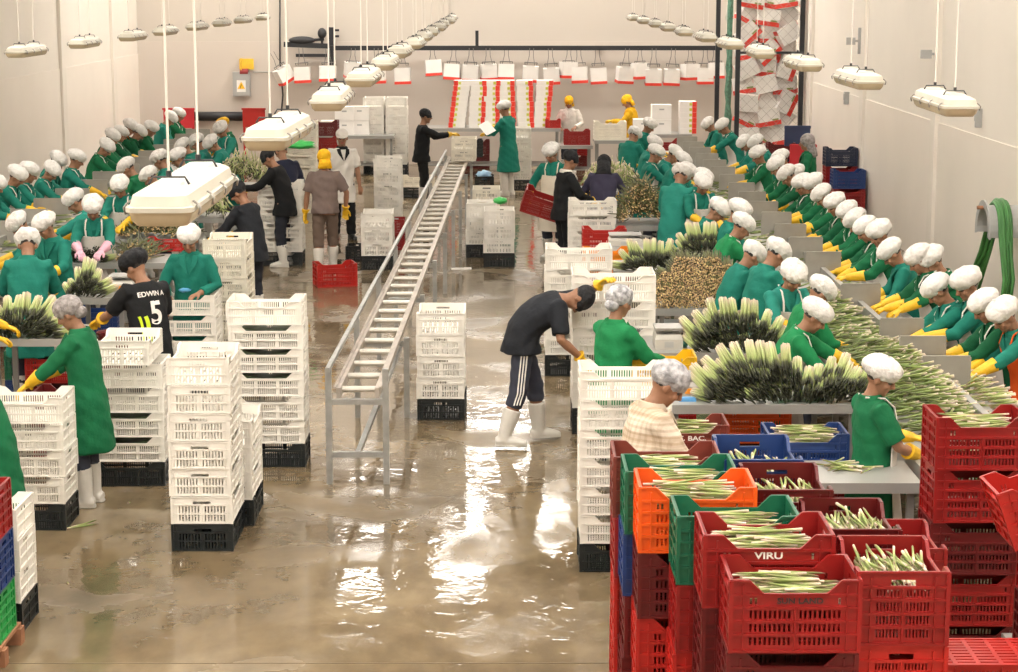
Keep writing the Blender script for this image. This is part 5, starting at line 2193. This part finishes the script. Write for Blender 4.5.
# bracketed winch
p = wp(332, 45)
root = empty('wall_bracket', (p.x, YB, p.z))
tag(root, 'dark steel bracket with motor on a post at the back wall', 'bracket')
W = lambda u, v, d=.25: V((wp(u, v).x, YB - d, wp(u, v).z))
mb = MB()
mb.bar(W(332, 27), W(332, 88), .12)
for v in (30, 36):
    mb.bar(W(329, v), W(340, v), .05)
part(mb, 'post', DARKMETAL, root)
for (u0, v0, u1, v1, w_, nm) in ((285, 44, 336, 46, .11, 'upper_arm'), (297, 55, 328, 55, .07, 'lower_arm')):
    mb = MB()
    mb.bar(W(u0, v0), W(u1, v1), w_)
    part(mb, nm, DARKMETAL, root)
mb = MB()
mb.sphere(W(303, 40), (.30, .10, .09), 12, 8)
mb.bar(W(295, 41), W(325, 39), .06)
part(mb, 'motor', DARKMETAL, root, True)
mb = MB()
mb.sphere(W(323, 33), (.10, .10, .12), 12, 8)
mb.bar(W(323, 36), W(323, 44), .05)
part(mb, 'pulley', DARKMETAL, root, True)

# ------------------------------------------------------------------ cage of tumbled cartons in the right corner
YC = 40.2
xl, xr = wp(737, 100, YC).x, XR - .08
root = empty('net_cage', ((xl + xr) / 2, YC, 0))
tag(root, 'tall dark-posted net cage holding tumbled cartons in the right corner', 'cage')
for (x, y) in ((xl, YC), (xl - .25, YC + 1.5), (xr - .02, YC)):
    mb = MB()
    mb.box((x, y, 2.3), (.09, .09, 4.6))
    part(mb, 'post', DARKMETAL, root)
for z in (2.62, 4.5):
    mb = MB()
    mb.bar((xl, YC, z), (xr, YC, z), .05)
    part(mb, 'cross_bar', DARKMETAL, root)
mb = MB()
s_ = .20
for sg in (1, -1):
    k = -5.0
    while k < 6.5:
        a_ = []
        # line z = k + sg*(x-xl) clipped to the panel
        w_ = xr - xl
        z0_, z1_ = k, k + sg * w_
        if max(z0_, z1_) > .1 and min(z0_, z1_) < 4.4:
            def cl(t):
                return V((xl + w_ * t, YC - .01 * sg, k + sg * w_ * t))
            ts = [0, 1]
            for zz in (.1, 4.4):
                t = (zz - k) / (sg * w_)
                if 0 < t < 1:
                    ts.append(t)
            ok = [t for t in ts if .09 <= cl(t).z <= 4.41]
            if len(ok) >= 2:
                mb.bar(cl(min(ok)), cl(max(ok)), .005)
        k += s_
part(mb, 'net', mat('net_cord', (.42, .38, .35), .7), root)
mb = MB()
gx = wp(729, 100, YC + .7).x
for i in range(5):
    mb.tube([(gx + .04 * math.sin(i * 2.1 + z * 2.2), YC + .7 + .05 * i, z * .5 + .8) for z in range(7)], .035 + .008 * (i % 2), 7)
part(mb, 'gathered_green_net', mat('green_net', (.10, .22, .15), .8, var=.3, vscale=20), root, True)
tm = MB()
tm.box((0, 0, 0), (.46, .30, .34))
tm.box((0, 0, .172), (.47, .31, .006))
tum = tm.mesh('tumbled_carton', [CARD])
tb_ = MB()
tb_.box((0, -.152, -.125), (.462, .006, .09))
tb_.box((-.232, 0, -.125), (.006, .30, .09))
tb_.box((.232, 0, -.125), (.006, .30, .09))
tband = tb_.mesh('red_band', [REDC])
tg_ = MB()
tg_.box((.12, -.152, -.06), (.13, .005, .035))
tgreen = tg_.mesh('printed_mark', [mat('leaf_print', (.30, .36, .12), .5)])
rt = random.Random(12)
k = 0
for j in range(13):
    for i in range(3):
        x = xl + .26 + .40 * i + rt.uniform(-.06, .06)
        z = .24 + .345 * j + rt.uniform(-.03, .03)
        o = link('tumbled_carton', tum, None, (min(x, xr - .27), YC + .30 + .14 * ((i + j) % 2) + rt.uniform(0, .1), z))
        big = rt.random() < .55
        o.rotation_euler = (rt.uniform(-.2, .2), rt.choice((-.85, -.5, .5, .8, 1.45, -1.2)) + rt.uniform(-.12, .12) if big else rt.uniform(-.25, .25), rt.uniform(-.4, .4))
        if rt.random() < .3:
            o.rotation_euler.x += PI
        link('red_band', tband, o)
        link('printed_mark', tgreen, o)
        tag(o, 'white carton with red edge tumbled in the corner net cage', 'carton', 'tumbled cartons in the cage')

# ------------------------------------------------------------------ along the right wall
stack('r', (min(5.70, wp(846, 100, 34).x), 33.6, 0), True, [MAROON_PL, RED_PL, RED_PL, NAVY_PL], 'navy topped stack against the right wall')
stack('r', (5.72, 32.9, 0), True, [MAROON_PL, RED_PL, BLUE_PL], 'blue topped stack against the right wall')
stack('r', (wp(783, 100, 38.6).x, 38.6, 0), True, [MAROON_PL, RED_PL, MAROON_PL], 'dark red stack before the corner net cage')
for (u, m, lab, y, h) in ((808, mat('navy_board', (.03, .05, .12), .5), 'navy board leaning at the right wall behind the veiled woman', 38.9, 1.25), (816, mat('red_board', (.55, .02, .03), .5), 'red board leaning at the right wall behind the veiled woman', 38.1, .95)):
    mb = MB()
    mb.box((0, 0, h / 2), (.50, .05, h))
    mb.box((0, -.03, h - .03), (.52, .02, .05))
    mb.box((0, -.03, .03), (.52, .02, .05))
    o = mb.build('board', m, None, loc=(min(XR - .34, wp(u, 150, y).x), y, 0))
    tag(o, lab, 'board')
for (u, v, lab) in ((850, 41, 'small grey floodlight high on the right wall, farther of two'), (925, 54, 'small grey floodlight high on the right wall, nearer of two')):
    d = CROT @ V(((u - 509) / FPX, (336 - v) / FPX, -1.0))
    t = (XR - .2) / d.x
    p = V((d.x * t, d.y * t, HCAM + d.z * t))
    root = empty('floodlight', p)
    tag(root, lab, 'floodlight')
    mb = MB()
    mb.rings([[p + V((sx * a, -.06 + b, sz * c)) for sx, sz in ((-1, -1), (1, -1), (1, 1), (-1, 1))] for a, b, c in ((.075, -.04, .06), (.075, .0, .06), (.045, .12, .04))])
    part(mb, 'lamp_head', LGREY, root)
    mb = MB()
    mb.bar(p + V((0, .05, 0)), V((XR, p.y + .05, p.z)), .035)
    mb.bar(V((XR - .03, p.y + .05, p.z - .22)), V((XR - .03, p.y + .05, p.z + .22)), .05)
    part(mb, 'bracket', LGREY, root)
for (u, v, w_, h, lab) in ((849, 98, .12, .22, 'small grey switch box on the right wall'), (982, 118, .05, .24, 'narrow grey plate on the right wall')):
    d = CROT @ V(((u - 509) / FPX, (336 - v) / FPX, -1.0))
    t = XR / d.x
    p = V((XR, d.y * t, HCAM + d.z * t))
    mb = MB()
    mb.box((0, 0, 0), (.08, w_, h))
    mb.box((-.045, 0, h * .1), (.012, w_ * .6, h * .5))
    tag(mb.build('wall_box', LGREY, loc=(XR - .045, p.y, p.z)), lab, 'switch box')
# hose on a half drum
d = CROT @ V(((1001 - 509) / FPX, (336 - 205) / FPX, -1.0))
t = 5.82 / d.x
p = V((5.80, d.y * t, HCAM + d.z * t))
HG = mat('green_hose', (.055, .21, .050), .45, var=.2, vscale=3)
root = empty('hose_holder', (XR, p.y, p.z))
tag(root, 'grey half drum hose holder on the right wall', 'hose holder')
mb = MB()
arc = [R(-10 + 200 * i / 14) for i in range(15)]
o_ = [V((0, .30 * math.cos(a), .30 * math.sin(a) - .30)) for a in arc]
i_ = [V((0, .27 * math.cos(a), .27 * math.sin(a) - .30)) for a in arc]
for k in range(14):
    mb.rings([[p + o_[k] + V((x, 0, 0)), p + o_[k + 1] + V((x, 0, 0)), p + i_[k + 1] + V((x, 0, 0)), p + i_[k] + V((x, 0, 0))] for x in (-.17, XR - p.x)])
for k in range(14):
    mb.rings([[p + o_[k] * 1.22 + V((x, 0, .06)), p + o_[k + 1] * 1.22 + V((x, 0, .06)), p + i_[k + 1] + V((x, 0, 0)), p + i_[k] + V((x, 0, 0))] for x in (-.19, -.17)])
part(mb, 'drum', LGREY, root)
mb = MB()
mb.tube([p + V((-.26, 0, -.03)), p + V((XR - p.x, 0, -.03))], .022, 8)
part(mb, 'peg', WOOD, root)
mb = MB()
rh = random.Random(2)
for k in range(8):
    x = p.x - .06 + .018 * k
    rr_ = .325 + .02 * (k % 3)
    yl, yr = p.y + rr_ + rh.uniform(.25, .55), p.y - rr_ - rh.uniform(.1, .3)
    zb = .14 + rh.uniform(0, .10)
    cz = p.z - .30
    pts = [V((x - .10 - rh.uniform(0, .1), yl + .12, zb)), V((x - .05, p.y + rr_ + .06, cz - .30))]
    pts += [V((x, p.y + rr_ * math.cos(a), cz + rr_ * math.sin(a))) for a in [R(12 * q) for q in range(0, 16)]]
    pts += [V((x + .0, yr, cz - .5)), V((x - .02, yr + .03, zb + .1)), V((x - .05, p.y, zb - .04)), V((x - .10, yl + .05, zb - .05))]
    mb.tube(pts, .020, 8)
o = mb.build('hose', HG, None, True)
tag(o, 'green hose coiled over the half drum on the right wall', 'hose')

# ------------------------------------------------------------------ odd things on tables and floor


def scale_box(u, v, z, w, d, h, label, orange=True, rz=0):
    p = at(u, v, z)
    root = empty('weighing_scale', (p.x, p.y + d / 2, z))
    root.rotation_euler.z = rz
    tag(root, label, 'scale')
    mb = MB()
    mb.rings([[V((sx * w / 2 * k, sy * d / 2 * k + dy, zz)) for sx, sy in ((-1, -1), (1, -1), (1, 1), (-1, 1))] for zz, k, dy in ((0, 1, 0), (h * .45, 1, 0), (h * .62, .9, .02), (h * .64, .9, .02))])
    mb.build('scale_body', mat('scale_grey', (.50, .48, .43), .45), root)
    mb = MB()
    mb.box((0, .02, h * .86), (w * .98, d * .92, h * .10))
    mb.box((0, .02, h * .72), (w * .3, d * .3, h * .22))
    mb.build('weighing_plate', STEEL, root)
    mb = MB()
    mb.box((0, -d / 2 - .003, h * .24), (w * .32, .006, h * .26))
    mb.build('display_label', mat('orange_label', (.95, .35, .03), .5) if orange else LGREY, root)


scale_box(120, 292, .9, .26, .30, .17, 'grey weighing scale with orange label beside the lettered shirt man')
scale_box(669, 350, .9, .24, .30, .20, 'grey weighing scale before the woman in bright green', False)
scale_box(690, 396, .9, .24, .28, .16, 'grey weighing scale with orange label behind the polo shirt man')
xq = at(626, 250, .9)
table(xq.x - .28, xq.x + .28, xq.y - .05, xq.y + .5, 'small steel table under the flat grey scale', shelf=False)
scale_box(626, 246, .9, .40, .34, .14, 'flat grey weighing scale behind the amber crate', False)
near('Y', (664, 357), 15.72, True, [Mr, Rd, YELLOW_PL], 'stack topped by the yellow crate near the grey scale')
near('R', (605, 229), 24.3, True, [Mr, Rd, BRIGHTRED_PL], 'red stack left of the flat grey scale')
near('AM', (607, 250), 22.6, True, [Mr, Rd, AMBER_PL], 'stack topped by the amber crate')
p = at(338, 287)
stack('r', (p.x, p.y, 0), True, [BRIGHTRED_PL], 'alone on the wet floor left of the roller track', rz=.28)
stack('r', tuple(at(355, 261)), False, [BLACK_PL], 'small on the floor behind the lone red crate', s=.7)
stack('r', tuple(at(395, 250)), False, [RED_PL, RED_PL], 'pair of red crates by the short white stack', s=.75)
# red crate carried by the worker in the cream apron
p = at_y(539, 204, 27.75)
o = crate('r', (p.x, p.y, p.z - .14), 0, RED_PL, 'red crate carried tilted by the worker in the cream apron', None, 1.05, tilt=(R(8), R(18)))
# upturned and leaning crates at the lower right edge
stack('r', (2.90, 9.48, 0), True, [MAROON_PL, RED_PL], 'pair under the leaning crate at the right edge', z0=.622)
o = crate('r', (2.78, 9.66, 1.315), 0, BRIGHTRED_PL, 'bright red crate leaning at the right edge of the picture', None, 1.0, tilt=(0, R(-20)))
p = at_y(1003, 664, 8.55)
st = stack('r', (p.x, 8.55, 0), True, [RED_PL, MAROON_PL], 'low stack under the upturned crate at the lower right', z0=max(0.0, p.z - 3 * .3115), s=1.0)
o = crate('r', (p.x, 8.55 + RW / 2, max(0, p.z - 3 * .3115) + .624 + RH), 0, BRIGHTRED_PL, 'upturned bright red crate at the lower right corner', None, 1.0, tilt=(PI, 0))
# trays, tub, boxes at the left tables
crate('w', tuple(at(167, 250, .9) + V((0, .0, .002))), .05, BRIGHTRED_PL, 'bright red tray on the table behind the left scale', None, .72)
stack('r', tuple(at_y(22, 360, at(22, 352, .55).y)[:2]) + (0,), False, [BLUE_PL, GREEN_PL], 'low pair under the table left of the hairnet woman', s=.9)
stack('r', tuple(at(50, 350, .6)[:2]) + (0,), True, [MAROON_PL, BRIGHTRED_PL], 'red pair under the table left of the hairnet woman', s=.9)
stack('r', tuple(at(94, 318, .45)[:2]) + (0,), True, [MAROON_PL, BLUE_PL], 'blue topped pair under the table with the left scale', s=.9)
p = at(70, 400, .6)
stack('r', (p.x - .1, p.y + .2, 0), True, [RED_PL, MAROON_PL], 'red pair behind the hairnet woman stack')
p = at(114, 340, .72)
root = empty('plastic_tub', (p.x, p.y, .40))
tag(root, 'dark red tub beside the man in the lettered shirt', 'tub')
mb = MB()
mb.rings([[V((r_ * math.cos(t), r_ * math.sin(t), z)) for t in [2 * PI * i / 24 for i in range(24)]] for r_, z in ((.11, 0), (.145, .38), (.16, .40), (.16, .385), (.138, .375), (.105, .02))])
mb.build('tub_body', MAROON_PL, root, True, 40)
mb = MB()
mb.tube([V((.155 * math.cos(a), -.02, .39 - .10 * math.sin(a))) for a in [PI * i / 10 for i in range(11)]], .005, 6)
mb.build('handle', GALV, root)
mb = MB()
mb.box((0, 0, .2), (.36, .36, .40))
mb.box((0, 0, .395), (.40, .40, .012))
tag(mb.build('low_stand', STEELDULL, loc=(p.x, p.y, 0)), 'low steel stand under the dark red tub', 'stand')


def crumple(name, p, r, m, label, cat, seed=1):
    rn = random.Random(seed)
    a = [rn.uniform(0, 6) for _ in range(6)]
    mb = MB()
    mb.sphere((0, 0, r[2]), r, 18, 12, fn=lambda d: 1 + .16 * math.sin(5 * d.x * 3 + a[0]) * math.sin(4 * d.y * 3 + a[1]) + .10 * math.sin(11 * d.z + a[2] + 5 * d.x))
    tag(mb.build(name, m, None, True, loc=tuple(p)), label, cat)


crumple('plastic_bag', at(683, 347, .9), (.055, .05, .05), mat('aqua_film', (.10, .50, .45), .3), 'small aqua plastic bag beside the grey scale', 'bag', 3)
crumple('plastic_bag', at(500, 204, .80), (.10, .12, .05), mat('leaf_green_film', (.06, .55, .12), .4), 'green plastic lying on the front white stack by the roller track', 'bag', 5)
crumple('plastic_bag', at(300, 149, 1.62), (.22, .12, .06), mat('leaf_green_film', (.06, .55, .12), .4), 'green plastic lying on the cream stack at left', 'bag', 6)
crumple('plastic_bag', (wp(484, 170, 38.5).x, 38.3 + RL / 2, .20), (.15, .20, .10), mat('pale_blue_film', (.25, .42, .60), .3), 'pale blue bag in the black bin by the roller track', 'bag', 7)
crumple('cloth_rag', at(185, 292, 1.0), (.06, .05, .02), mat('light_blue_cloth', (.10, .35, .60), .7), 'small blue cloth under the hand of the teal-coated sorter', 'cloth', 8)
mb = MB()
mb.box((0, 0, .01), (.13, .08, .02))
mb.box((0, 0, .022), (.11, .06, .006))
tag(mb.build('blue_card_box', mat('sky_blue', (.10, .32, .62), .5), loc=tuple(at(689, 399, .9) + V((-.02, -.06, 0)))), 'small sky blue box at the left end of the nearest packing table', 'box')
mb = MB()
mb.box((0, 0, .004), (.28, .16, .006))
mb.box((.10, .02, .010), (.10, .12, .004))
o = mb.build('cardboard_scrap', CARD, None, loc=tuple(at(461, 269, 0)))
o.rotation_euler.z = .1
tag(o, 'white cardboard scrap on the wet floor right of the roller track', 'scrap')
for i, (u, v, a) in enumerate(((76, 527, .5), (82, 526, .55), (86, 524, .7), (130, 502, 1.2), (68, 583, 2.0), (560, 300, 1))):
    if i == 5:
        break
    o = link('asparagus_spear', SPEARS['p'][i], None, at(u, v, .008))
    o.rotation_euler = (0, 0, a)
    o.scale = (1, 1, 1) if i < 3 else (.25, 1, 1)
    tag(o, 'asparagus spear dropped on the floor near the white stack at left' if i < 3 else 'broken asparagus piece on the wet floor at left', 'asparagus', 'dropped spears' if i < 3 else 'broken pieces')


# dark green covers showing in the gaps of some white stacks
COVER = mat('dark_green_cover', (.035, .055, .020), .5, var=.2)


def covers(st, levels, desc):
    for i in levels:
        c = st[i]
        mb = MB()
        for sx, h in ((-1, .055), (1, .04)):
            mb.rings([[V((sx * .20, y, .148)), V((sx * .03, y, .148 - h * .2)), V((sx * .02, y, .152 - h * .2)), V((sx * .20, y, .148 + h * .6))] for y in (-.19, .12)])
        mb.rings([[V((sx * .2, y, z)) for sx, z in ((-1, .10), (1, .10), (1, .112), (-1, .112))] for y in (-.19, .19)])
        o = mb.build('folded_cover', COVER, None, loc=tuple(c.location))
        o.rotation_euler.z = c.rotation_euler.z
        k = len(st) - 1 - i
        tag(o, f'dark green cover inside crate {ORD[k]} from top, {desc}', 'cover')


covers(S232, (3, 4, 5), 'stack left of the roller track')
covers(S165, (1, 2), 'stack behind the hairnet woman')
